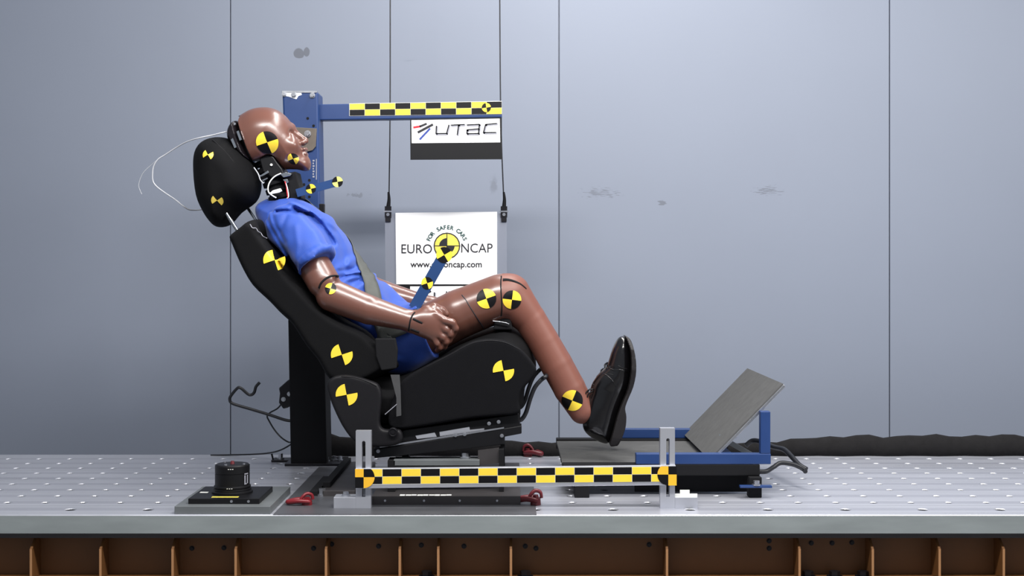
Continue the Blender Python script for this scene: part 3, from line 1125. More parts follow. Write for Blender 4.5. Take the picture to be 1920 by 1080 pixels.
# ------------------------------------------------------------------ toe board (footrest) on the right
def build_toe_board():
    t = thing('toe_board', 'blue framed foot rest with a tilted grey carpeted plate and floor board', 'foot rest', (0.5, 0.07, 0.0))
    yn, yf = -0.205, 0.345
    xl, xr = 0.338, 0.706
    z0, z1 = 0.088, 0.117
    for y in (yn, yf):
        MB().box((xl, y - 0.0, z0), (xr, y + 0.028, z1)).build('side_rail', M['blue'], t, bevel=0.002)
    MB().box((xl + 0.24, yn + 0.0285, z0), (xl + 0.268, yf - 0.0005, z1 - 0.002)).build('cross_rail', M['blue'], t, bevel=0.002)
    for y in (yn, yf):
        MB().box((xr - 0.028, y + 0.001, z1), (xr - 0.001, y + 0.026, 0.232)).build('upright', M['blue'], t, bevel=0.002)
    # carpeted foot plate
    a = Vector((0.545, 0, 0.095))
    b = Vector((0.747, 0, 0.303))
    d = (b - a).normalized()
    nn = Vector((-d.z, 0, d.x))
    th = 0.008
    poly = [(a.x, a.z), (b.x, b.z), (b.x - nn.x * th, b.z - nn.z * th), (a.x - nn.x * th, a.z - nn.z * th)]
    MB().prism(poly, yn + 0.03, yf + 0.03).build('foot_plate', M['steel'], t, bevel=0.001)
    pol2 = [(a.x, a.z), (b.x, b.z), (b.x + nn.x * .004, b.z + nn.z * .004), (a.x + nn.x * .004, a.z + nn.z * .004)]
    MB().prism(pol2, yn + 0.031, yf + 0.029).build('carpet_pad', M['carpet'], t)
    s0, s1 = W(1348, 818, -0.05), W(1418, 858, -0.05)
    dd = (s1 - s0).normalized()
    nb = Vector((-dd.z, 0, dd.x)) * 0.007
    MB().prism([(s0.x + nb.x, s0.z + nb.z), (s1.x + nb.x, s1.z + nb.z), (s1.x - nb.x, s1.z - nb.z), (s0.x - nb.x, s0.z - nb.z)], -0.06, -0.04).build('strut', M['grey_plate'], t)
    # floor board
    x0, x1 = 0.139, 0.56
    mb = MB().box((x0, yn + 0.03, 0.070), (x1, yf - 0.001, 0.082), R=None)
    mb.build('floor_board', M['carpet'], t, bevel=0.002)
    MB().box((x0 + .02, yn + 0.06, 0.058), (x1 - .02, yf - 0.03, 0.0695)).build('floor_board_base', M['dark_plate'], t)
    # black beams and feet
    for y in (yn + 0.0, yf - 0.02):
        MB().box((0.139, y, 0.057), (xr - 0.03, y + 0.045, z0 - 0.0005)).build('black_beam', M['matte_black'], t, bevel=0.002)
    q0, q1 = W(1405, 935, -0.225), W(1428.5, 935, -0.225)
    for y in (-0.225, 0.33):
        MB().box((q0.x, y, 0.0), (q1.x, y + 0.04, 0.056)).build('black_foot', M['matte_black'], t, bevel=0.002)
        MB().box((0.17, y, 0.0), (0.21, y + 0.04, 0.056)).build('black_foot', M['matte_black'], t, bevel=0.002)
    f = MB().box((q0.x - 0.028, -0.245, 0.030), (q1.x + 0.024, -0.226, 0.036)).build('blue_lug', M['blue'], t, bevel=0.001)
    MB().hexbolt(((q0.x + q1.x) / 2, -0.236, 0.036), 0.0085, 0.013).build('lug_bolt', M['steel'], f)
    # dark board added on edge to stand in for shade under the near rail
    MB().box((0.34, -0.150, 0.004), (0.655, -0.140, 0.056)).build('shade_board', M['matte_black'], t)


build_toe_board()


# ------------------------------------------------------------------ small things on the deck
gp = MB().box((-0.855, -0.462, 0.0), (-0.612, -0.157, 0.020)).build('steel_plate', M['grey_plate'], bevel=0.001)
tag(gp, 'thick grey steel plate under the black sensor base at the deck edge', 'plate')


def build_sensor():
    t = thing('sensor_unit', 'squat black round unit with red tip on a black square base', 'sensor', (-0.735, -0.335, 0.020))
    z = 0.020
    b = MB().box((-0.828, -0.43, z), (-0.646, -0.24, z + 0.014)).build('base_plate', M['black'], t, bevel=0.001)
    for px in (434, 466):
        q = W(px, 942, -0.43)
        MB().cyl((q.x, -0.4315, z + 0.007), (q.x, -0.4285, z + 0.007), 0.0035, n=14).build('base_screw', M['steel'], b)
    q0, q1 = W(397, 932, -0.41), W(447, 932, -0.41)
    MB().box((q0.x, -0.415, z + 0.0141), (q1.x, -0.402, z + 0.0146)).build('yellow_label', M['logo_yellow'], b)
    q0, q1 = W(375, 921, -0.34), W(390, 921, -0.34)
    MB().box((q0.x, -0.345, z + 0.0141), (q1.x, -0.33, z + 0.0146)).build('white_label', M['white_paint'], b)
    zb = z + 0.0145
    c = (-0.735, -0.335, zb)
    R = 0.0448
    pf = [(0.0, 0.0), (R + .008, 0.0), (R + .008, .004), (R + .004, .006), (R + .004, .011), (R + .001, .013), (R + .003, .0145), (R + .003, .018), (R, .020), (R, .050), (R - .0012, .0505), (R - .0012, .0525), (R, .053), (R, .0715), (R - .003, .0745), (0.0, .0745)]
    body = MB().lathe(c, pf, 56).build('cylinder_body', M['black'], t)
    MB().cyl((c[0], c[1], zb + .0745), (c[0], c[1], zb + .082), .006, .004, 14).build('red_tip', M['dark_red'], t)
    for a, rr in ((-1.9, .033), (-0.4, .036), (2.4, .034)):
        p = Vector((c[0] + rr * math.cos(a), c[1] + rr * math.sin(a), zb + .0745))
        MB().cyl(p, p + Vector((0, 0, .003)), .004, n=12).build('top_screw', M['steel'], body)

    def curved(a0, a1, z0, z1, name, mat, e=0.0006):
        mb = MB()
        k = 8
        vs_ = []
        for i in range(k + 1):
            a = a0 + (a1 - a0) * i / k
            for zz in (z0, z1):
                vs_.append((c[0] + (R + e) * math.cos(a), c[1] + (R + e) * math.sin(a), zb + zz))
        mb.add(vs_, [(2 * i, 2 * i + 2, 2 * i + 3, 2 * i + 1) for i in range(k)])
        mb.build(name, mat, body)
    # pale arrow-like mark on the right side
    curved(-0.62, -0.28, .050, .053, 'printed_mark', M['ink_grey'], .0008)
    curved(-0.62, -0.52, .026, .048, 'printed_mark', M['ink_grey'])
    curved(-0.40, -0.28, .026, .048, 'printed_mark', M['ink_grey'])
    curved(-0.62, -0.40, .024, .027, 'printed_mark', M['ink_grey'])
    for a in (-1.62, -1.50, -1.38):
        curved(a, a + .07, .0655, .0672, 'printed_mark', M['white_paint'])
        curved(a - .05, a + .02, .0155, .0172, 'printed_mark', M['white_paint'], .0036)


build_sensor()


def build_lifting_eyes():
    t = thing('lifting_eye', 'red swivel lifting eye bolted on the deck left of the measuring bar', 'lifting eye', (0, 0, 0), 'red lifting eyes on the deck')
    MB().cyl((0.012, 0, 0), (0.012, 0, 0.012), 0.014, 0.013, 20).build('swivel_base', M['red'], t, bevel=0.001)
    MB().hexbolt((0.012, 0, 0.012), 0.008, 0.009).build('bolt', M['red'], t)
    pts = [(0.020, -0.013, 0.010), (0.010, -0.015, 0.012), (-0.012, -0.013, 0.013), (-0.032, -0.006, 0.010), (-0.038, 0, 0.009), (-0.032, 0.006, 0.010), (-0.012, 0.013, 0.013), (0.010, 0.015, 0.012), (0.020, 0.013, 0.010)]
    MB().tube([Vector(p) for p in pts], lambda u: 0.0045 + 0.002 * math.sin(PI * u), 10, sub=5).build('ring', M['red'], t)
    MB().tube([Vector(p) for p in ((-0.006, -0.006, 0.013), (0.002, -0.004, 0.024), (0.012, 0, 0.030), (0.024, 0.004, 0.026), (0.027, 0.004, 0.014))], 0.0042, 10, sub=5).build('bow', M['red'], t)
    spots = [((567, 947), 0.1, None, 0), ((996, 946), -0.25, 'dark red lifting eye below the middle of the measuring bar', -0.04),
             ((996, 856), 2.7, 'dark red lifting eye at the back of the deck beside the seat stand', 0)]
    for i, ((px, py), rz, lab, _) in enumerate(spots):
        d = FOC * CAMZ / (py - HY)
        p = W(px, py, d - DIST)
        o = t if i == 0 else copy_tree(t)
        o.location = (p.x, p.y, 0.0)
        o.rotation_euler = (0, 0, rz)
        if lab:
            o['label'] = lab
        if i:
            o.scale = (1.0, 1.0, 1.25)
            for ch in o.children:
                ch.data = ch.data.copy()
                ch.data.materials[0] = M['dark_red']


build_lifting_eyes()


def build_hoses():
    Y = 0.50
    n = 60
    mb = MB()
    pts = []
    for i in range(n + 1):
        x = -0.66 + (1.98 + 0.66) * i / n
        pts.append(Vector((x, 0.625 + 0.006 * math.sin(i * 1.7), 0.008)))
    hs = []
    for i in range(n + 1):
        x = pts[i].x
        px = HX + x * FOC / (DIST + 0.62)
        h = np.interp(px, [590, 640, 700, 760, 950, 1040, 1300, 1460, 1520, 1700], [.085, .068, .04, .045, .046, .046, .045, .045, .062, .066])
        hs.append(h + 0.004 * math.sin(i * 2.3) + 0.003 * math.sin(i * 5.1))
    vs_, fs_ = [], []
    for p, h in zip(pts, hs):
        for (dy, z) in ((-.018, 0.0), (-.022, h * .5), (-.014, h * .92), (0, h), (.016, h * .9), (.02, 0.0)):
            vs_.append((p.x, p.y - .04 + dy, z))
    for i in range(n):
        for k in range(6):
            l = (k + 1) % 6
            fs_.append((i * 6 + k, (i + 1) * 6 + k, (i + 1) * 6 + l, i * 6 + l))
    fs_.append(tuple(range(6)))
    fs_.append(tuple(n * 6 + k for k in range(5, -1, -1)))
    mb.add(vs_, fs_, 0, True)
    o = mb.build('foam_strip', M['rubber'])
    tag(o, 'long black ragged foam strip lying along the back edge of the deck', 'foam strip')

    def cable(name, pts, r, lab, mat='cable'):
        o = MB().tube([W(a, b, y) if z is None else Vector((W(a, b, y).x, y, z)) for a, b, y, z in pts], r, 10, sub=6).build(name, M[mat])
        tag(o, lab, 'cable')
    cable('hose', [(1398, 836, .25, None), (1412, 826, .25, None), (1432, 830, .22, None), (1450, 838, .15, None), (1470, 843, .05, None), (1484, 856, -.02, None), (1499, 872, -.07, None), (1512, 880, -.09, None)], 0.0075, 'upper black hose bending down behind the foot rest')
    cable('hose', [(1418, 884, -.12, None), (1436, 884, -.12, None), (1450, 876, -.10, None), (1464, 868, -.09, None), (1484, 870, -.09, None), (1498, 875, -.09, None), (1508, 881, -.09, None), (1510, 884, -.10, None)], 0.0065, 'lower black hose looping from the foot rest beam onto the deck')
    cable('power_cable', [(528, 757, .40, None), (520, 766, .41, None), (506, 774, .42, None), (501, 781, .42, None), (505, 790, .42, None), (514, 805, .42, None), (527, 820, .41, None), (541, 829, .41, None), (549, 829, .41, None), (541, 836, .43, None), (523, 845, .46, None), (500, 850, .52, None), (470, 852, .55, None), (430, 853, .57, None), (395, 853.5, .58, None)], 0.0026, 'thin black cable hanging left of the blue post onto the deck')


build_hoses()
# ------------------------------------------------------------------ the crash test dummy
LT = Vector((0, 0, 0))


def w3(px, py, Y):
    v = W(px, py, Y)
    return (v.x, v.y, v.z)


TORSO = prof([(518, 369), (530, 366), (548, 371), (565, 380), (580, 388), (600, 401), (619, 411), (632, 425), (650, 447), (665, 477), (685, 502), (712, 525), (742, 560), (768, 583), (786, 600), (782, 635), (750, 676), (700, 672), (645, 615), (590, 555), (550, 505), (515, 455), (490, 415), (484, 390), (500, 378)], 0.0, 3)


def torso_w(X, Z):
    # wide at the shoulders, narrower at neck and waist: measured along the torso axis
    a, b = W(520, 368, 0), W(745, 640, 0)
    d = (b - a)
    L = d.length
    t = ((X - a.x) * d.x + (Z - a.z) * d.z) / (L * L)
    return np.interp(t, [-0.1, 0.02, 0.12, 0.25, 0.5, 0.75, 1.0], [0.075, 0.095, 0.165, 0.188, 0.178, 0.168, 0.172]).astype(np.float32)


def torso(grow=0.0):
    return infl(TORSO, 0.0, 0.19, 0.11, torso_w, grow)


RS, RE, RWR = w3(545, 428, -0.175), w3(613, 540, -0.225), w3(772, 603, -0.225)


def arm_prims(sgn):
    if sgn < 0:
        s, e1, e2, m, w = w3(552, 432, -.175), w3(606, 528, -.225), w3(623, 554, -.226), w3(692, 581, -.228), w3(772, 603, -.226)
    else:
        s, e1, e2, m, w = w3(565, 428, .175), w3(638, 508, .225), w3(652, 527, .226), w3(722, 552, .226), w3(806, 573, .20)
    return [rc(s, e1, .046, .0445), rc(e2, m, .0445, .0395), rc(m, w, .0395, .0275)]


def leg_prims(sgn):
    y = sgn * 1.0
    def q(px, py, Y):
        v = W(px, py, -abs(Y))
        e = max(0.0, min(1.0, (px - 960) / 120.0)) * 0.018 if sgn > 0 else 0.0
        return (v.x + e, y * abs(Y), v.z - e)
    return [rc(q(758, 640, .085), q(860, 589, .11), .074, .068), rc(q(860, 589, .11), q(936, 559, .12), .068, .066),
            rc(q(955, 556, .12), q(994, 600, .12), .0635, .0445), rc(q(994, 600, .12), q(1019, 641, .12), .0445, .0425), rc(q(1019, 641, .12), q(1043, 685, .12), .0425, .0435),
            rc(q(1043, 685, .12), q(1067, 730, .12), .0435, .0425), rc(q(1067, 730, .12), q(1091, 771, .12), .0425, .0355)]


def finger(pts, r0, r1):
    ps = [w3(*p) for p in pts]
    out = []
    n = len(ps) - 1
    for i in range(n):
        a = r0 + (r1 - r0) * i / n
        b = r0 + (r1 - r0) * (i + 1) / n
        out.append(rc(ps[i], ps[i + 1], a, b))
    return out


def hand_prims():
    y = -.226
    palm = [rc(w3(777, 604, y), w3(802, 606, y), .0280, .036, .66), rc(w3(795, 598, y), w3(818, 597, y), .024, .020, .8), rc(w3(798, 610, y), w3(812, 619, y), .032, .029, .62)]
    f = []
    f.append(finger([(800, 592, y), (816, 590, y - .006), (834, 601, y - .010), (848, 605, y - .008), (854, 616, y - .002), (848, 630, y + .012)], .0130, .0088))
    f.append(finger([(808, 602, y), (822, 606, y - .006), (836, 618, y - .007), (844, 627, y), (842, 638, y + .011), (836, 642, y + .020)], .0115, .0084))
    f.append(finger([(808, 614, y), (818, 620, y - .005), (830, 632, y - .005), (836, 641, y + .002), (833, 650, y + .013), (827, 650, y + .022)], .0110, .0082))
    f.append(finger([(804, 622, y), (812, 632, y - .003), (820, 644, y - .001), (824, 652, y + .006), (820, 657, y + .015)], .0102, .0074))
    th = finger([(786, 594, y), (799, 583, y + .004), (814, 577, y + .012), (828, 582, y + .018), (836, 589, y + .020)], .0155, .0095)
    return palm, f, th


def left_hand_prims():
    y = .20
    palm = [rc(w3(812, 575, y), w3(838, 580, y - .01), .026, .032, .7)]
    f = [finger([(838, 574 + 5 * k, y - .02 + .012 * k), (856, 575 + 5 * k, y - .03 + .012 * k), (866, 580 + 5 * k, y - .035 + .012 * k), (870, 588 + 4 * k, y - .035 + .012 * k)], .0115, .0085) for k in range(4)]
    th = finger([(820, 570, y - .02), (836, 567, y - .04), (850, 569, y - .05)], .013, .0095)
    return palm, f, th


HEADX = [(436, 224), (456, 219), (473, 211), (488, 206.8), (505, 204.8), (521, 209), (534, 219), (543, 230), (548, 239), (552.5, 246.5), (558, 257), (563, 267), (567, 276), (570, 281), (572, 287), (575, 293), (578.5, 299), (581, 307), (581.5, 315), (577, 319.5), (560, 318), (545, 317.5), (530, 317), (521, 306), (512, 296), (503, 305), (480, 314), (455, 312), (438, 275), (431, 248)]
HEADP = prof([(446, 228), (456, 219), (473, 211), (488, 206.8), (505, 204.8), (521, 209), (534, 219), (543, 230), (548, 239.5), (552.5, 247), (558, 257), (563, 267), (567, 276), (570, 281), (571.5, 287), (573, 293), (576, 298), (579.5, 307), (580.5, 314), (577, 318.5), (560, 317.2), (545, 316.8), (530, 316), (521, 305), (512, 292.5), (503, 289), (487, 296), (474, 301), (465, 283), (457, 262), (450, 242)], 0.0, 3)


def head_w(X, Z):
    # half width: broad skull, narrowing to the jaw and the face front
    a, b = W(500, 250, 0), W(570, 312, 0)
    d = b - a
    t = ((X - a.x) * d.x + (Z - a.z) * d.z) / d.length_squared
    return np.interp(t, [-0.6, 0.0, 0.35, 0.7, 1.0, 1.2], [0.068, 0.077, 0.072, 0.058, 0.046, 0.036]).astype(np.float32)


def build_dummy():
    hip = W(755, 640, 0)
    t = thing('crash_test_dummy', 'brown crash test dummy in blue shirt and shorts reclining in the black seat', 'crash test dummy', (hip.x, 0, hip.z - 0.09))
    # --- body: torso core, arms with hands and legs in one continuous skin
    f = SDF((-0.78, -0.31, 0.09), (0.30, 0.31, 0.86), 0.003)
    f.add(infl(TORSO, 0.0, 0.17, 0.11, lambda X, Z: torso_w(X, Z) - 0.02, -0.014))
    f.add(ell(w3(748, 632, 0), (.092, .150, .082), -0.5), 0.02)
    for s in (-1, 1):
        a = arm_prims(s)
        f.add(a[0], 0.03)
        # knee and elbow keep a crisp joint: small blend only
        f.add(a[1], 0.006)
        f.add(a[2], 0.003)
        l = leg_prims(s)
        f.add(l[0], 0.04)
        f.add(l[1], 0.004)
        f.add(l[2], 0.010)
        f.add(l[3], 0.002)
        f.add(l[4], 0.002)
        f.add(l[5], 0.002)
        f.add(l[6], 0.002)
    for prim in (hand_prims(), left_hand_prims()):
        palm, fg, th = prim
        for p in palm:
            f.add(p, 0.018)
        for fi in fg:
            g = SDF(f.lo, f.lo + f.h * (f.n - 1), f.h) if False else None
            for p in fi:
                f.add(p, 0.0035)
        for p in th:
            f.add(p, 0.007)
    # wrist slots
    for (p, q) in (((773, 598), (792, 606)), ((769, 617), (786, 623))):
        f.cut(rc(w3(p[0], p[1], -.256), w3(q[0], q[1], -.252), .0030, .0030))
    body = f.build('body', M['skin'], t, smooth=2)
    bb = [o_bvh[body.name]]
    # matte shin below the knee joint
    body.data.materials.append(M['shin'])
    co = np.empty(len(body.data.polygons) * 3, np.float32)
    body.data.polygons.foreach_get('center', co)
    co = co.reshape(-1, 3)
    kx = W(940, 555, -.12).x
    body.data.polygons.foreach_set('material_index', (co[:, 0] > kx).astype(np.int32))
    # dark joint lines
    mb = MB()
    mb.tube(surf_line([(598, 540), (602, 531), (610, 523), (621, 518), (631, 517.5), (635, 519)], bb, 0, -0.26, off=-.0015), 0.0034, 8, sub=1)
    mb.build('elbow_seam', M['matte_black'], t)
    mb = MB()
    mb.tube(surf_line([(778, 586), (773, 592), (769, 602), (767, 614), (766, 620)], bb, 0, -0.25, off=-.0012), 0.0026, 8, sub=1)
    mb.build('wrist_seam', M['matte_black'], t)
    for (p, q) in (((774, 598), (792, 606)), ((770, 617), (786, 623))):
        mb = MB()
        mb.tube(surf_line([p, ((p[0] + q[0]) / 2, (p[1] + q[1]) / 2), q], bb, 0, -0.25, off=-.0012), 0.0034, 8, sub=1)
        mb.build('wrist_slot', M['matte_black'], t)
    mb = MB()
    mb.tube(surf_line([(866, 553), (873, 562), (881, 575), (891, 591), (901, 606), (907, 616)], bb, 0, -0.18), 0.0014, 8, sub=1)
    mb.build('thigh_seam', M['ink'], t)
    mb = MB()
    mb.tube(surf_line([(940, 518), (939, 535), (940, 555), (941, 575), (940, 592)], bb, 0, -0.18, off=-.001), 0.0022, 8, sub=1)
    mb.build('knee_seam', M['matte_black'], t)
    kn = surf_line([(943, 526), (953, 526), (965, 529), (976, 534), (986, 542)], bb, 0, -.15, off=-.0035)
    MB().tube(kn, lambda u: .0062 - .003 * u, 8, sub=1).build('knee_slot', M['matte_black'], t)
    # behind the knee: dark joint block with a bright rod
    MB().prism(prof([(930, 585), (948, 585), (958, 600), (962, 618), (925, 618)], -0.14, 1), -0.155, -0.09).build('knee_joint', M['matte_black'], t, bevel=0.004)
    MB().tube([W(924, 602, -.162), W(938, 603.5, -.164), W(950, 606, -.164), W(954, 608, -.162)], 0.0018, 8).build('knee_rod', M['steel'], t)

    # --- shirt
    f = SDF((-0.80, -0.32, 0.30), (-0.10, 0.32, 0.88), 0.0032)
    f.add(torso(0.004))
    for s in (-1, 1):
        a = (w3(538, 420, -.165), w3(592, 488, -.222)) if s < 0 else (w3(558, 414, .165), w3(622, 470, .222))
        f.add(rc(a[0], a[1], .066, .0565), 0.022)
        d = np.array(a[1]) - np.array(a[0])
        d /= np.linalg.norm(d)
        # cut the sleeve off at the hem plane, then a rolled hem
        h = np.array(a[1]) + d * 0.004

        def hemcut(X, Y, Z, d=d, h=h):
            return -((X - h[0]) * d[0] + (Y - h[1]) * d[1] + (Z - h[2]) * d[2])
        r = .075
        f.cut((h - r, h + r, lambda X, Y, Z, d=d, h=h: np.maximum(hemcut(X, Y, Z, d, h), np.sqrt((X - h[0] - d[0] * .03) ** 2 + (Y - h[1] - d[1] * .03) ** 2 + (Z - h[2] - d[2] * .03) ** 2) - .068)), 0.002)
        u = np.cross(d, [0, 1, 0])
        u /= np.linalg.norm(u)
        v = np.cross(d, u)
        ring = [h + (u * math.cos(k * PI / 12) + v * math.sin(k * PI / 12)) * .0535 for k in range(25)]
        for k in range(24):
            f.add(rc(ring[k], ring[k + 1], .0062, .0062), 0.004)
        for k in range(24):
            pass
    # folds: soft wave field along the torso, stronger creases at armhole and waist
    n1, n2, n3 = snoise(3, 28, .0042), snoise(8, 60, .0026), snoise(21, 110, .0011)

    def folds(X, Y, Z):
        u = X * .62 - Z * .78
        w_ = X * .78 + Z * .62
        dr = 0.0034 * np.sin(70 * w_ + 14 * u + 3 * np.sin(9 * Y)) * np.clip(1.0 - np.abs(u + 0.62) * 3, 0, 1)
        wr = 0.0045 * np.sin(170 * u + 12 * w_ + 8 * Y) * np.exp(-((u - np.float32(W(665, 520, 0).x * .62 - W(665, 520, 0).z * .78)) / .05) ** 2)
        return n1(X * 1.2, Y * .6, Z) + n2(X, Y, Z) + n3(X, Y, Z) + dr + wr
    f.warp(folds)
    def crease(pts, A, wd):
        P = np.array([(W(x, y, -.19).x, W(x, y, -.19).z) for x, y in pts], np.float32)

        def fn(X, Y, Z):
            X2, Z2 = X[:, :, 0][:, :, None] + 0 * Z, Z + 0 * X
            d = np.full(np.broadcast(X, Z).shape, 1e9, np.float32)
            for i in range(len(P) - 1):
                e = P[i + 1] - P[i]
                t_ = np.clip(((X - P[i][0]) * e[0] + (Z - P[i][1]) * e[1]) / float((e * e).sum()), 0, 1)
                d = np.minimum(d, (X - P[i][0] - e[0] * t_) ** 2 + (Z - P[i][1] - e[1] * t_) ** 2)
            g = A * np.exp(-d / (wd * wd)) * np.clip((np.abs(Y) - 0.05) / 0.05, 0, 1)
            return g
        f.warp(fn)
    for pts, A, wd in (([(518, 397), (535, 396), (556, 399)], .013, .005),
                       ([(552, 392), (575, 402), (594, 420), (608, 440), (617, 456)], .014, .0075),
                       ([(530, 372), (560, 386), (590, 404), (618, 424)], -.006, .007),
                       ([(575, 408), (592, 426)], .006, .006),
                       ([(496, 398), (512, 430), (538, 472), (556, 500)], .006, .006),
                       ([(508, 392), (520, 425), (540, 455)], .005, .006),
                       ([(540, 405), (528, 440), (545, 480)], .004, .007),
                       ([(560, 425), (566, 460), (562, 490)], -.003, .008),
                       ([(622, 432), (634, 462), (640, 500)], .007, .008),
                       ([(600, 412), (630, 440), (655, 478)], .005, .007),
                       ([(632, 508), (655, 504), (676, 507)], .008, .005),
                       ([(636, 521), (660, 515), (684, 516)], .008, .005),
                       ([(645, 515), (668, 510)], -.005, .004),
                       ([(650, 530), (672, 524), (690, 527)], .007, .005)):
        crease(pts, A, wd)
    # neck opening
    f.cut(rc(w3(525, 340, 0), w3(536, 372, 0), .050, .050), 0.004)
    shirt = f.build('shirt', M['shirt'], t, smooth=2)
    o_s = o_bvh[shirt.name]
    # --- shorts
    f = SDF((-0.50, -0.25, 0.30), (-0.05, 0.25, 0.58), 0.0032)
    f.add(ell(w3(748, 632, 0), (.112, .172, .102), -0.5))
    for s in (-1, 1):
        p, q = W(750, 642, -.085), W(800, 619, -.10)
        f.add(rc((p.x, s * .085, p.z), (q.x, s * .10, q.z), .087, .080), 0.03)
        h, d = np.array((q.x, s * .10, q.z)), np.array((.93, s * .05, .36))
        d /= np.linalg.norm(d)
        f.cut((h - .12, h + .12, lambda X, Y, Z, d=d, h=h: -((X - h[0]) * d[0] + (Y - h[1]) * d[1] + (Z - h[2]) * d[2])), 0.002)
    m1, m2 = snoise(5, 45, .0025), snoise(6, 90, .0012)
    f.warp(lambda X, Y, Z: m1(X * 1.5, Y, Z * .7) + m2(X, Y, Z))
    shorts = f.build('shorts', M['shirt'], t, smooth=2)

    # --- head
    f = SDF((-0.86, -0.11, 0.86), (-0.52, 0.11, 1.12), 0.0018)
    f.add(infl(prof(HEADX, 0.0, 3), 0.0, 0.078, 0.062, head_w))
    f.add(ell(w3(497, 256, 0), (.088, .079, .076), -0.6), 0.02)
    # brow, nose, lips, chin, cheeks
    for s in (-1, 1):
        f.add(rc(w3(547, 239, .0), (W(541, 246, 0).x, s * .032, W(541, 246, 0).z), .0075, .0075), 0.012)
        f.cut(ell((W(556, 258, 0).x, s * .030, W(556, 258, 0).z), (.020, .017, .012), -1.0), 0.012)
        f.add(ell((W(550, 258, 0).x, s * .030, W(550, 258, 0).z), (.012, .013, .0085), -1.0), 0.004)
        f.add(ell((W(552, 275, 0).x, s * .036, W(552, 275, 0).z), (.018, .020, .018), 0), 0.02)
    f.add(rc(w3(554, 248, 0), w3(572, 263, 0), .0070, .0080), 0.010)
    f.add(rc(w3(572, 263.5, 0), w3(573.5, 265.5, 0), .0080, .0070), 0.006)
    for s in (-1, 1):
        f.add(ell((W(568, 268, 0).x, s * .010, W(568, 268, 0).z), (.009, .008, .007), 0), 0.005)
    f.add(rc((W(572, 281, 0).x, -.018, W(572, 281, 0).z), (W(572, 281, 0).x, .018, W(572, 281, 0).z), .0050, .0050), 0.006)
    f.add(rc(w3(573.5, 280.5, 0), w3(574, 281, 0), .0055, .0050), 0.006)
    f.add(rc((W(573.5, 289, 0).x, -.016, W(573.5, 289, 0).z), (W(573.5, 289, 0).x, .016, W(573.5, 289, 0).z), .0055, .0055), 0.006)
    f.cut(rc((W(577, 285, 0).x, -.024, W(577, 285, 0).z), (W(577, 285, 0).x, .024, W(577, 285, 0).z), .0030, .0030), 0.003)
    f.add(ell(w3(571, 306, 0), (.0155, .026, .018), 0), 0.012)
    for cutp in ([(446.5, 215), (446, 228), (452, 244), (474, 302), (474, 330), (400, 330), (400, 215)], [(440, 330), (473, 301), (487, 296), (500, 289.5), (507, 289.5), (513, 293), (522, 306), (530, 317.5), (530, 330)]):
        Pc = [(W(a, b, -.05).x, W(a, b, -.05).z) for a, b in cutp]
        f.cut((np.array([-.9, -.2, .8]), np.array([-.4, .2, 1.15]), lambda X, Y, Z, Pc=Pc: poly_sd(Pc, X, Z) + 0 * Y), 0.001)
    head = f.build('head', M['skin'], t, smooth=1)
    hb = [o_bvh[head.name]]
    for px, py, r, th in ((501, 267, 20.5, 18.7), (550, 298, 10, 20)):
        target(px, py, -0.07, r, th, head, hb)
    # skull cap: dark shiny cap closing the back of the head
    f = SDF((-0.88, -0.11, 0.88), (-0.68, 0.11, 1.09), 0.0022)
    cap = prof([(449, 228), (438, 232), (431, 245), (430, 258), (436, 272), (446, 286), (460, 299), (477, 304), (468, 284), (460, 263), (453, 243)], 0.0, 3)
    f.add(infl(cap, 0.0, 0.073, 0.014))
    c = f.build('skull_cap', material('gloss_black_cap', rgb(34, 30, 34), 0.18, 0.4, var=0.3, scale=40), t, smooth=1)
    for px, py in ((441, 233), (457, 247)):
        q = W(px, py, -0.05)
        y = hit([o_bvh[c.name]], q.x, q.z, Yg=-0.05)
        MB().cyl((q.x, y - .004, q.z), (q.x, y + .004, q.z), .004, n=12).build('cap_screw', M['steel'], c)
    MB().prism([(W(a, b, -.075).x, W(a, b, -.075).z) for a, b in ((444, 247), (448, 245), (454, 262), (450, 264))], -.080, -.066).build('cap_bracket', M['chrome'], c)
    MB().prism([(W(a, b, -.075).x, W(a, b, -.075).z) for a, b in ((433, 262), (437, 259), (444, 276), (440, 278))], -.078, -.066).build('cap_bracket', M['chrome'], c)
    # --- neck: stack of dark joints with load cell, plates and wires
    nk = MB()
    for k in range(6):
        a, b = w3(501 + 4.5 * k, 300 + 13 * k, 0), w3(503.5 + 4.5 * k, 308 + 13 * k, 0)
        nk.cyl(a, b, .038 - .001 * k, n=28)
        a2 = w3(506 + 4.5 * k, 313 + 13 * k, 0)
        nk.cyl(b, a2, .028, n=20)
    neck = nk.build('neck', M['matte_black'], t, bevel=0.001)
    MB().prism(prof([(487, 297), (503, 290), (513, 294), (522, 307), (530, 317), (534, 328), (512, 334), (494, 322)], -0.04, 1), -.048, .048).build('occipital_bracket', M['black'], neck, bevel=0.003)
    q = W(509, 309, -.05)
    MB().cyl((q.x, -.053, q.z), (q.x, -.046, q.z), .0035, n=14).build('bracket_screw', M['white_paint'], neck)
    MB().prism(prof([(532, 326), (556, 322), (562, 348), (566, 372), (546, 376), (538, 350)], -.03, 1), -.042, .042).build('neck_load_cell', M['matte_black'], neck, bevel=0.003)
    for q in ([(489, 329), (503, 320), (505, 324), (492, 331)], [(491, 338), (502, 333), (503, 335), (494, 340)], [(526, 327), (536, 323), (548, 326), (545, 330), (532, 333)], [(531, 337), (540, 336), (542, 342), (537, 345)]):
        MB().prism([(W(a, b, -.05).x, W(a, b, -.05).z) for a, b in q], -.056, -.044).build('bright_plate', M['chrome'], neck, bevel=0.0008)
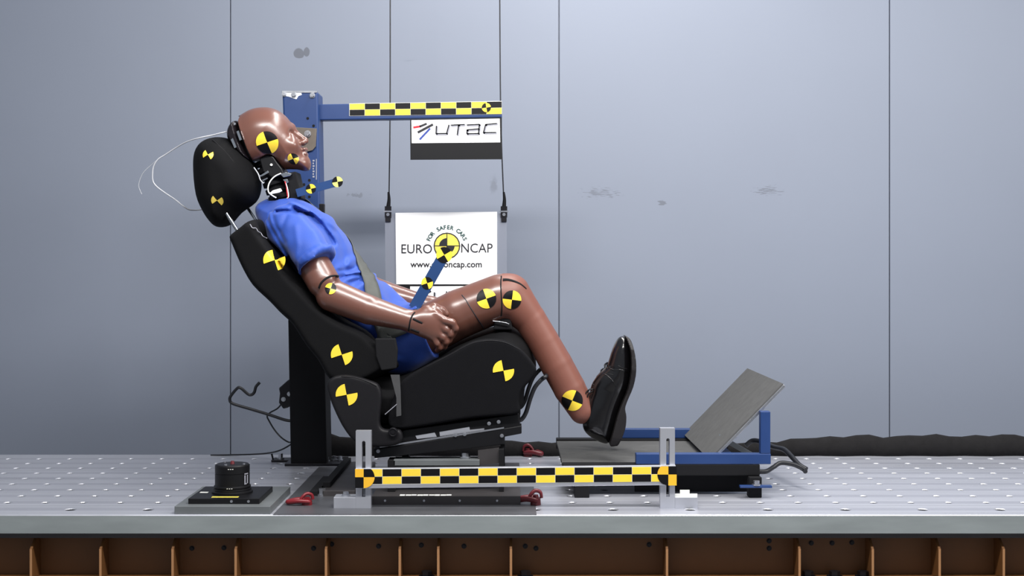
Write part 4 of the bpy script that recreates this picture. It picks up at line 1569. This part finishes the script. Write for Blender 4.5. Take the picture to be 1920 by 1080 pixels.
    MB().prism([(W(a, b, -.055).x, W(a, b, -.055).z) for a, b in ((506, 362), (512, 357), (526, 353), (529, 358), (524, 361), (508, 364))], -.058, -.05).build('white_label', M['white_paint'], neck)
    MB().tube([W(a, b, -.062) for a, b in ((527, 325), (515, 331), (506, 341), (502.5, 352), (504, 361), (511, 367), (518, 371))], .0020, 8).build('neck_wire', M['white_paint'], neck)
    MB().tube([W(a, b, -.058) for a, b in ((534, 340), (537, 350), (538, 360), (540, 372))], .0016, 8).build('red_wire', M['ink_red'], neck)
    MB().tube([W(a, b, -.058) for a, b in ((536, 344), (539, 354), (541, 368), (538, 372))], .0016, 8).build('neck_wire', M['white_paint'], neck)
    MB().tube([W(a, b, -.055) for a, b in ((476, 314), (484, 326), (488, 337), (494, 344))], .0018, 8).build('neck_wire', M['wire'], neck)

    # --- target arms sticking out of chest and pelvis
    def bar(p0, p1, w_, Y, name, th=0.006):
        a, b = W(p0[0], p0[1], Y), W(p1[0], p1[1], Y)
        d = (b - a).normalized()
        nn = Vector((-d.z, 0, d.x)) * w_ / S(Y) / 2
        R = w_ / S(Y) / 2
        pts = [(a.x + nn.x, a.z + nn.z), (a.x - nn.x, a.z - nn.z)]
        for i in range(9):
            an = -PI / 2 + PI * i / 8
            p = b + d * R * math.cos(an) + Vector((-d.z, 0, d.x)) * R * math.sin(an)
            pts.append((p.x, p.z))
        return MB().prism(pts, Y, Y + th).build(name, M['blue_arm'], t)
    b1 = bar((556, 362), (634, 341), 15, -.06, 'chest_target_arm')
    target(633, 341, -.06, 10, 10, b1, None, 'B', mats=[M['sticker_black'], material('pale_yellow_vinyl', rgb(226, 226, 120), .45)])
    target(583, 354, -.06, 9, 14, b1, None, 'B', sx=1.05)
    b2 = bar((776, 578), (832, 479), 21, -.13, 'pelvis_target_arm')
    target(833, 478, -.13, 15, 30, b2, None, 'A')
    target(801, 531, -.13, 11.5, 17, b2, None, 'A', sx=.95)
    q = W(783, 588, -.14)
    MB().cyl((q.x - .006, -.14, q.z + .014), (q.x + .004, -.14, q.z - .016), .012, .010, 16).build('arm_clamp', M['blue_arm'], t)
    # --- markers on limbs
    target(620, 541, -.26, 10.5, -15, body, bb, 'A')
    target(912, 560, -.18, 18.5, 20, body, bb, 'B')
    target(960, 562, -.18, 17.5, -7, body, bb, 'B')
    target(1073, 751, -.16, 20, -22, body, bb, 'A')

    # --- shoes
    sh = None
    for s in (-1, 1):
        f = SDF((0.16, -0.19, 0.10), (0.38, -0.05, 0.46), 0.0022)
        upper = prof([(1169, 630), (1177, 634), (1183, 655), (1184, 690), (1179, 722), (1168, 748), (1158, 775), (1150, 805), (1142, 829), (1131, 831), (1113, 823), (1099, 812), (1093, 801), (1093, 788), (1096, 770), (1101, 750), (1106, 735), (1110, 720), (1122, 701), (1135, 688), (1140, 680), (1149, 652), (1159, 634)], -.12, 3)

        def shw(X, Z):
            a, b = W(1135, 815, -.12), W(1170, 632, -.12)
            d = b - a
            t_ = ((X - a.x) * d.x + (Z - a.z) * d.z) / d.length_squared
            return np.interp(t_, [-.1, 0, .25, .45, .7, .9, 1.05], [.024, .033, .036, .037, .047, .042, .026]).astype(np.float32)
        f.add(infl(upper, -.12, .048, .046, shw))
        st = t
        up = f.build('shoe', M['leather'], st, smooth=1)
        sole = [(1171, 629), (1181, 637), (1188.5, 665), (1190, 694), (1185, 723), (1174, 750), (1170, 764), (1172.5, 779), (1170, 803), (1159, 830), (1153, 834), (1142, 832.5), (1148, 808), (1155, 781), (1163, 758), (1175, 728), (1181, 692), (1180, 658), (1174, 638)]
        pp = prof(sole, -.12, 3)
        fs = SDF((0.20, -0.19, 0.10), (0.38, -0.05, 0.46), 0.0022)

        def sow(X, Z):
            return shw(X, Z) + 0.004
        def sole_fn(X, Y, Z):
            d = poly_sd(pp, X, Z)
            return np.maximum(d, np.abs(Y + .12) - sow(X, Z))
        P = np.array(pp)
        fs.add((np.array([P[:, 0].min() - .02, -.19, P[:, 1].min() - .02]), np.array([P[:, 0].max() + .02, -.05, P[:, 1].max() + .02]), sole_fn))
        so = fs.build('sole', M['sole'], up, smooth=1)
        ub = [o_bvh[up.name]]
        kids = [so]
        mb = MB()
        for pts in ([(1159, 686), (1168, 690), (1176, 692)], [(1136, 701), (1144, 702), (1150, 703)]):
            mb.tube(surf_line(pts, ub, 0, -.15), .0011, 6, sub=1)
        kids.append(mb.build('welt_stitching', M['trim'], up))
        mb = MB()
        mb.tube(surf_line([(1137, 683), (1143, 690), (1152, 694), (1163, 693), (1178, 698)], ub, 0, -.15), .0016, 6, sub=1)
        mb.tube(surf_line([(1128, 700), (1138, 704), (1150, 716), (1158, 735)], ub, 0, -.15), .0012, 6, sub=1)
        kids.append(mb.build('toe_seam', M['leather'], up))
        mb = MB()
        for k in range(4):
            a = W(1111 + 7 * k, 722 - 11 * k, -.135)
            b = W(1116 + 7 * k, 712 - 11 * k, -.105)
            mb.tube([a + Vector((.003, 0, -.001)), (a + b) / 2 + Vector((-.001, 0, .001)), b + Vector((.003, 0, -.001))], .0018, 6)
        mb.tube([W(a, b, -.14) for a, b in ((1112, 730), (1104, 731), (1098, 738), (1095, 748), (1099, 748), (1104, 738), (1112, 733))], .0020, 6)
        kids.append(mb.build('lace', M['black'], up))
        if s > 0:
            for o in [up] + kids:
                for v in o.data.vertices:
                    v.co.y += 0.24
                    v.co.x += 0.019
                    v.co.z -= 0.019
    return t, body, shirt, shorts, head


DUMMY, BODY, SHIRT, SHORTS, HEAD = build_dummy()


# ------------------------------------------------------------------ the car seat
def build_seat():
    cw = W(820, 850, 0)
    t = thing('car_seat', 'black fabric car seat with headrest and yellow bow-tie markers on its side', 'car seat', (cw.x, 0, 0.0))
    # headrest
    hp = prof([(357, 320), (359, 285), (373, 263), (398, 254), (425, 258), (448, 276), (468, 300), (478, 328), (480, 352), (470, 377), (442, 398), (422, 420), (402, 425), (389, 417), (374, 395), (362, 365)], -0.06, 3)
    f = SDF((-1.0, -0.16, 0.70), (-0.66, 0.16, 1.06), 0.0035)
    f.add(infl(hp, 0.0, 0.135, 0.075))
    f.cut(infl(HEADP, 0.0, 0.078, 0.062, head_w), 0.004, 0.004)
    hr = f.build('headrest', M['seat'], t)
    hb = [o_bvh[hr.name]]
    target(390, 290, -.12, 10.5, 32, hr, hb, 'A', full=False)
    target(407, 376, -.12, 10.5, 36, hr, hb, 'A', full=False, mats=[M['sticker_black'], material('dull_yellow_vinyl', rgb(206, 182, 80), .5)])
    MB().tube(surf_line([(398, 262), (418, 280), (432, 296), (445, 315), (453, 337), (453, 358), (448, 375)], hb, 0, -.12, off=-.0005), .0012, 6, sub=1).build('piping', M['trim'], hr)
    for s in (-1, 1):
        Y = s * .075
        a, b = W(424, 398, Y), W(441, 424, Y)
        if s < 0:
            a, b = W(421, 395, Y), W(445, 432, Y)
        else:
            a, b = W(455, 375, Y), W(481, 414, Y)
        MB().cyl(a, b, .0052, n=16).build('headrest_post', M['chrome'], t)
    # backrest
    bp = prof([(422, 446), (425, 436), (445, 420), (462, 408), (482, 410), (500, 435), (524, 467), (550, 509), (575, 535), (604, 566), (640, 592), (688, 614), (715, 640), (745, 668), (750, 692), (722, 705), (690, 722), (650, 730), (612, 716), (590, 680), (566, 650), (543, 614), (520, 592), (500, 571), (467, 539), (445, 501), (428, 462)], -0.21, 3)
    f = SDF((-0.86, -0.28, 0.20), (-0.20, 0.28, 0.82), 0.004)
    f.add(infl(bp, 0.0, 0.255, 0.028))
    f.cut(torso(0.0), 0.01, 0.010)
    for s in (-1, 1):
        a = arm_prims(s)
        for p in a:
            f.cut(p, 0.01, 0.006)
    f.cut(ell(w3(748, 632, 0), (.112, .172, .102), -0.5), 0.01, 0.012)
    f.cut(rc(w3(536, 416, -.165), w3(594, 484, -.222), .066, .0535), .01, .008)
    for s in (-1, 1):
        f.cut(rc((W(750, 642, -.085).x, s * .085, W(750, 642, -.085).z), (W(800, 619, -.10).x, s * .10, W(800, 619, -.10).z), .087, .080), .01, .008)
    bk = f.build('backrest', M['seat'], t)
    kb = [o_bvh[bk.name]]
    for px, py, r, th in ((515, 487.5, 20.5, 20), (641, 665, 20.5, 18)):
        target(px, py, -.24, r, th, bk, kb, 'A', full=False)
    MB().tube(surf_line([(460, 417), (468, 420), (473, 427), (480, 428), (484, 434), (489, 437), (493, 443), (501, 447)], kb, 0, -.2), .0012, 6, sub=1).build('seam_stitching', M['ink_grey'], bk)
    # cushion with near side panel
    cp = prof([(640, 700), (690, 690), (740, 700), (800, 672), (860, 640), (905, 622), (945, 612), (975, 622), (996, 645), (1006, 680), (1003, 705), (985, 730), (975, 772), (900, 785), (800, 800), (700, 800), (650, 770)], -0.1, 3)
    f = SDF((-0.52, -0.27, 0.12), (0.10, 0.27, 0.50), 0.004)
    f.add(infl(cp, 0.0, 0.235, 0.06))
    for s in (-1, 1):
        for p in leg_prims(s)[:3]:
            f.cut(p, 0.008, 0.006)
        f.cut(rc((W(750, 642, -.085).x, s * .085, W(750, 642, -.085).z), (W(800, 619, -.10).x, s * .10, W(800, 619, -.10).z), .087, .080), .008, .008)
    f.cut(ell(w3(748, 632, 0), (.112, .172, .102), -0.5), 0.01, 0.012)
    f.cut(infl(bp, 0.0, 0.255, 0.06), 0.006, 0.004)
    f.cut(torso(0.0), 0.01, 0.012)
    cu = f.build('cushion', M['seat'], t)
    for s in (-1, 1):
        sp = prof([(756, 712), (800, 685), (842, 664), (880, 643), (905, 636.5), (930, 636), (953, 641), (980, 658), (1002, 684), (1005, 697), (993, 716), (979, 731), (973, 752), (973, 775), (930, 780), (877, 785), (800, 798), (740, 804), (728, 785), (738, 745)], -0.265, 3)
        f = SDF((-0.40, -0.285, 0.12), (0.10, -0.225, 0.46), 0.003)
        f.add(slab(sp, -.268, -.238, .008))
        sd = f.build('side_panel', M['seat_side'], t, smooth=1)
        if s < 0:
            sb = [o_bvh[sd.name]]
            target(944, 695, -.26, 20, 10.6, sd, sb, 'A', full=False)
            MB().tube(surf_line([(800, 688), (842, 666.5), (880, 646), (905, 639.5), (930, 639), (952, 644), (975, 656)], sb, 0, -.265), .0012, 6, sub=1).build('piping', M['trim'], sd)
        else:
            for v in sd.data.vertices:
                v.co.y = -v.co.y
            sd.data.flip_normals()
        rp = prof([(613, 722), (622, 708), (640, 703), (665, 705), (700, 716), (711, 724), (716, 745), (712, 790), (720, 805), (750, 806), (752, 830), (715, 838), (672, 832), (648, 808), (630, 775), (618, 745)], -0.275, 3)
        f = SDF((-0.53, -0.30, 0.12), (-0.27, -0.225, 0.36), 0.003)
        f.add(slab(rp, -.283, -.252, .008))
        rcv = f.build('recliner_cover', M['trim'], t, smooth=1)
        if s < 0:
            rb = [o_bvh[rcv.name]]
            target(650, 740, -.28, 20.5, 10.6, rcv, rb, 'A', full=False)
            q = W(737, 810, -.285)
            mb = MB()
            mb.cyl((q.x, -.290, q.z), (q.x, -.280, q.z), .0125, n=24)
            mb.tube([(q.x + .010 * math.cos(k * PI / 8), -.2905, q.z + .010 * math.sin(k * PI / 8)) for k in range(16)], .0016, 6, sub=1, closed=True)
            mb.cyl((q.x, -.293, q.z), (q.x, -.289, q.z), .005, n=6)
            mb.build('pivot_bolt', M['black_metal'], rcv)
            MB().tube(surf_line([(640, 706), (665, 708), (690, 716), (706, 724)], rb, 0, -.28), .0016, 6, sub=1).build('cover_edge', M['trim'], rcv)
            MB().tube([W(722, 777, -.286), W(744, 758, -.288)], .0012, 6, sub=1).build('release_lever', M['ink_grey'], rcv)
        else:
            for v in rcv.data.vertices:
                v.co.y = -v.co.y
            rcv.data.flip_normals()
    # sloping slide rails
    for s in (-1, 1):
        Y0 = -.245 if s < 0 else .205

        def pr(pts, Y=-.245):
            return [(W(a, b, Y).x, W(a, b, Y).z) for a, b in pts]
        MB().prism(pr([(705, 828), (760, 806), (900, 787), (972, 776), (976, 800), (930, 806), (820, 824), (708, 838)]), Y0, Y0 + .04).build('upper_rail', M['black'], t, bevel=0.002)
        MB().prism(pr([(700, 842), (978, 797), (978, 812), (946, 818), (946, 832), (880, 840), (703, 858)]), Y0 - .012, Y0 + .045).build('lower_rail', M['black'], t, bevel=0.002)
        MB().prism(pr([(712, 837.5), (760, 829), (945, 800.5), (945, 803.5), (760, 832.2), (712, 839.3)], Y0 - .012), Y0 - .0135, Y0 - .0122).build('rail_edge', M['steel'], t)
        MB().prism(pr([(779, 817), (815, 811), (819, 819), (782, 823)], -.246), Y0 - .0015, Y0 - .0002).build('rail_window', M['alu'], t)
        MB().prism(pr([(824, 810), (880, 800.5), (881, 806), (908, 803), (908, 806), (825, 818)], -.246), Y0 - .0015, Y0 - .0002).build('rail_window', M['alu'], t)
        for px, py in ((854, 816), (871, 814), (941, 817), (935, 791), (917, 794), (709, 846)):
            q = W(px, py, Y0 - .013)
            MB().hexbolt((q.x, Y0 - .0125, q.z), .0035, .006, (0, -1, 0)).build('rail_bolt', M['steel'], t)
    # front adjuster bar, a bent black tube
    pts = [W(968, 788, -.16), W(977, 787, -.16), W(986, 774, -.16), W(994, 748, -.16), W(1003, 726, -.16), W(1016, 711, -.16), W(1024, 705, -.155)]
    far = [Vector((p.x, -p.y, p.z)) for p in pts[::-1]]
    MB().tube(pts + [Vector((W(1026, 703, -.15).x, 0, W(1026, 703, -.15).z))] + far, .0062, 12, sub=5).build('adjuster_bar', M['cable'], t)
    # seat pan under the cushion, belt anchor strap
    MB().prism([(W(a, b, -.2).x, W(a, b, -.2).z) for a, b in ((700, 800), (975, 772), (976, 792), (700, 830))], -.2, .2).build('seat_pan', M['matte_black'], t)
    return t, bk


SEAT, BACK = build_seat()


def build_stand():
    t = thing('seat_stand', 'low black steel stand bolted to the deck under the car seat', 'stand', (-0.19, -0.05, 0.0))

    def pr(pts, Y):
        return [(W(a, b, Y).x, W(a, b, Y).z) for a, b in pts]
    x0, x1 = W(697, 948, -.335).x, W(976, 948, -.335).x
    b = MB().box((x0, -.335, 0), (x1, .26, .024)).build('base_plate', M['dark_plate'], t, bevel=0.001)
    for px in (722, 795, 862, 932):
        q = W(px, 936, -.335)
        MB().cyl((q.x, -.3362, .012), (q.x, -.333, .012), .003, n=12).build('plate_screw', M['steel'], b)
    q0, q1 = W(750, 917, -.32), W(848, 917, -.32)
    mb = MB()
    for i in range(9):
        a, c = q0.x + (q1.x - q0.x) * i / 9, q0.x + (q1.x - q0.x) * (i + .85 + .1 * (i % 2)) / 9
        mb.box((a, -.331 + .002 * (i % 3), .0241), (c, -.312 - .002 * (i % 2), .0245))
    mb.build('worn_label', M['white_paint'], b)
    for s in (-1, 1):
        y0, y1 = (-.27, -.21) if s < 0 else (.19, .25)
        # front legs and plates, rear block
        def bx(p0, p1, zlo, name, m, ya=y0, yb=y1):
            a, c = W(p0[0], p0[1], -.22), W(p1[0], p1[1], -.22)
            return MB().box((a.x, ya, zlo), (c.x, yb, a.z)).build(name, M[m], t, bevel=0.001)
        bx((936, 838), (945, 870), .024, 'front_leg', 'matte_black')
        bx((730, 858), (744, 880), .024, 'rear_leg', 'matte_black')
        bx((741, 857), (900, 866), W(0, 868, -.22).z, 'cross_plate', 'grey_plate')
        bx((741, 869), (900, 875), W(0, 875, -.22).z, 'cross_plate', 'matte_black')
        MB().prism(pr([(897, 841), (936, 836), (936, 864), (897, 869)], -.22), y0 + .01, y0 + .02).build('side_plate', M['dark_plate'], t)
        q = W(872, 857, -.24)
        MB().hexbolt((q.x, y0 + .03, q.z - .002), .010, .014).build('stand_bolt', M['steel'], t)
    # long fixing plate on the left, with a slotted flat bar along its edge
    sp = MB().box((-.515, -.205, 0), (-.428, .335, .016)).build('slide_plate', M['dark_plate'], t, bevel=.001)
    MB().box((-.523, -.15, .0162), (-.503, .325, .030)).build('slotted_bar', M['matte_black'], t, bevel=.001)
    MB().box((-.553, -.20, 0), (-.530, .06, .014)).build('clamp_bar', M['matte_black'], t, bevel=.001)
    for px, py, Y in ((604, 908, -.19), (628, 876, .05), (640, 856, .22), (646, 850, .29)):
        q = Vector((W(px, py, Y).x, Y, .0))
        MB().hexbolt((q.x, q.y, .0), .010, .020).build('plate_bolt', M['steel'], sp)


build_stand()


# ------------------------------------------------------------------ seat belt
def build_belt():
    q = W(735, 700, -.25)
    t = thing('seat_belt', 'grey webbing belt across the chest and hip of the dummy', 'seat belt', (q.x, -.25, q.z))
    bv = [o_bvh[SHIRT.name], o_bvh[SHORTS.name], o_bvh[BODY.name]]

    def ray(o, d):
        best = None
        for b in bv[:2]:
            h = b.ray_cast(o, d)
            if h[0] is not None and (best is None or h[3] < best[3]):
                best = h
        return best

    def ribbon(path, wd, name, par, mat='belt', lift=.0035):
        pts = []
        P = spline([Vector(p[0]) for p in path], 6)
        N = spline([Vector(p[1]) for p in path], 6)
        mid = []
        for p, nn in zip(P, N):
            nn = nn.normalized()
            h = ray(p + nn * .35, -nn)
            if h is None:
                mid.append((p, nn))
            else:
                mid.append((h[0] + nn * lift, nn))
        # smooth the centre line
        c = [m[0] for m in mid]
        for _ in range(3):
            c = [c[0]] + [(c[i - 1] + c[i] * 2 + c[i + 1]) / 4 for i in range(1, len(c) - 1)] + [c[-1]]
        vs_ = []
        k = 5
        for i, (_, nn) in enumerate(mid):
            d = (c[min(i + 1, len(c) - 1)] - c[max(i - 1, 0)]).normalized()
            w = d.cross(nn).normalized()
            for j in range(k):
                u = (j / (k - 1) - .5) * wd
                p = c[i] + w * u
                h = ray(p + nn * .2, -nn)
                if h is not None and (h[0] - p).length < .02:
                    p = p + nn * max(0, (h[0] + nn * lift - p).dot(nn))
                vs_.append(p)
        fs_ = [(i * k + j, i * k + j + 1, (i + 1) * k + j + 1, (i + 1) * k + j) for i in range(len(c) - 1) for j in range(k - 1)]
        return MB().add(vs_, fs_, 0, True).build(name, M[mat], par, solid=.002)
    ch = (.75, 0, .66)
    path = [(w3(540, 372, .15), (.1, .3, 1)), (w3(575, 392, .15), (.5, .2, .85)), (w3(610, 410, .14), (.7, .2, .66)), (w3(635, 432, .11), (.8, .1, .6)), (w3(655, 465, .05), (.82, 0, .55)), (w3(674, 497, -.03), (.75, -.4, .5)),
            (w3(690, 527, -.09), (.6, -.7, .4)), (w3(702, 555, -.14), (.45, -.9, .3)), (w3(712, 585, -.18), (.25, -1, .2)), (w3(720, 615, -.19), (.1, -1, .1)), (w3(726, 640, -.19), (0, -1, 0))]
    ribbon(path, .046, 'shoulder_strap', t)
    path = [(w3(724, 640, -.19), (0, -1, .1)), (w3(722, 624, -.19), (.0, -1, .2)), (w3(745, 614, -.18), (.2, -.9, .5)), (w3(778, 618, -.12), (.5, -.4, .8)), (w3(798, 616, .0), (.6, 0, .8)), (w3(778, 618, .12), (.5, .4, .8)), (w3(745, 614, .18), (.2, .9, .5)), (w3(722, 630, .19), (0, 1, .1))]
    ribbon(path, .046, 'lap_strap', t)
    # buckle and its stalk down to the seat rail
    q0 = [(704, 634), (742, 634), (746, 655), (744, 690), (716, 694), (706, 668)]
    bk = MB().prism([(W(a, b, -.245).x, W(a, b, -.245).z) for a, b in q0], -.262, -.238).build('buckle', M['matte_black'], t, bevel=.003)
    sp = [(733, 702), (750, 702), (752, 735), (753, 778), (744, 780), (744, 745)]
    MB().prism([(W(a, b, -.275).x, W(a, b, -.275).z) for a, b in sp], -.2875, -.2845).build('buckle_stalk', material('dark_webbing', rgb(64, 64, 66), .6, var=.2, scale=50), t)
    return t


build_belt()

# ------------------------------------------------------------------ thin sensor wires behind the headrest
o = MB().tube([W(a, b, y) for a, b, y in ((437, 244, -.02), (420, 248, -.05), (398, 253.5, -.05), (372, 259, -.05), (350, 266, -.03), (330, 277, -.01), (310, 290, 0), (296, 299, 0), (288, 312, 0), (286, 326, 0), (287, 340, 0), (294, 350, 0), (310, 362, 0), (328, 374, 0), (343, 386, 0), (354, 393, .02), (368, 394, .05), (378, 393, .06))], .0019, 8, sub=6).build('sensor_wire', M['wire'])
tag(o, 'pale wire looping from the back of the head round behind the headrest', 'wire')
o = MB().tube([W(a, b, y) for a, b, y in ((318, 286, .01), (300, 296, .02), (284, 309, .03), (270, 322, .03), (263, 335, .03), (260, 348, .03), (263, 358, .03), (266, 364, .03))], .0008, 6, sub=6).build('sensor_wire', M['wire'])
tag(o, 'finest wire, the outer faint strand branching off the pale wire loop', 'wire')
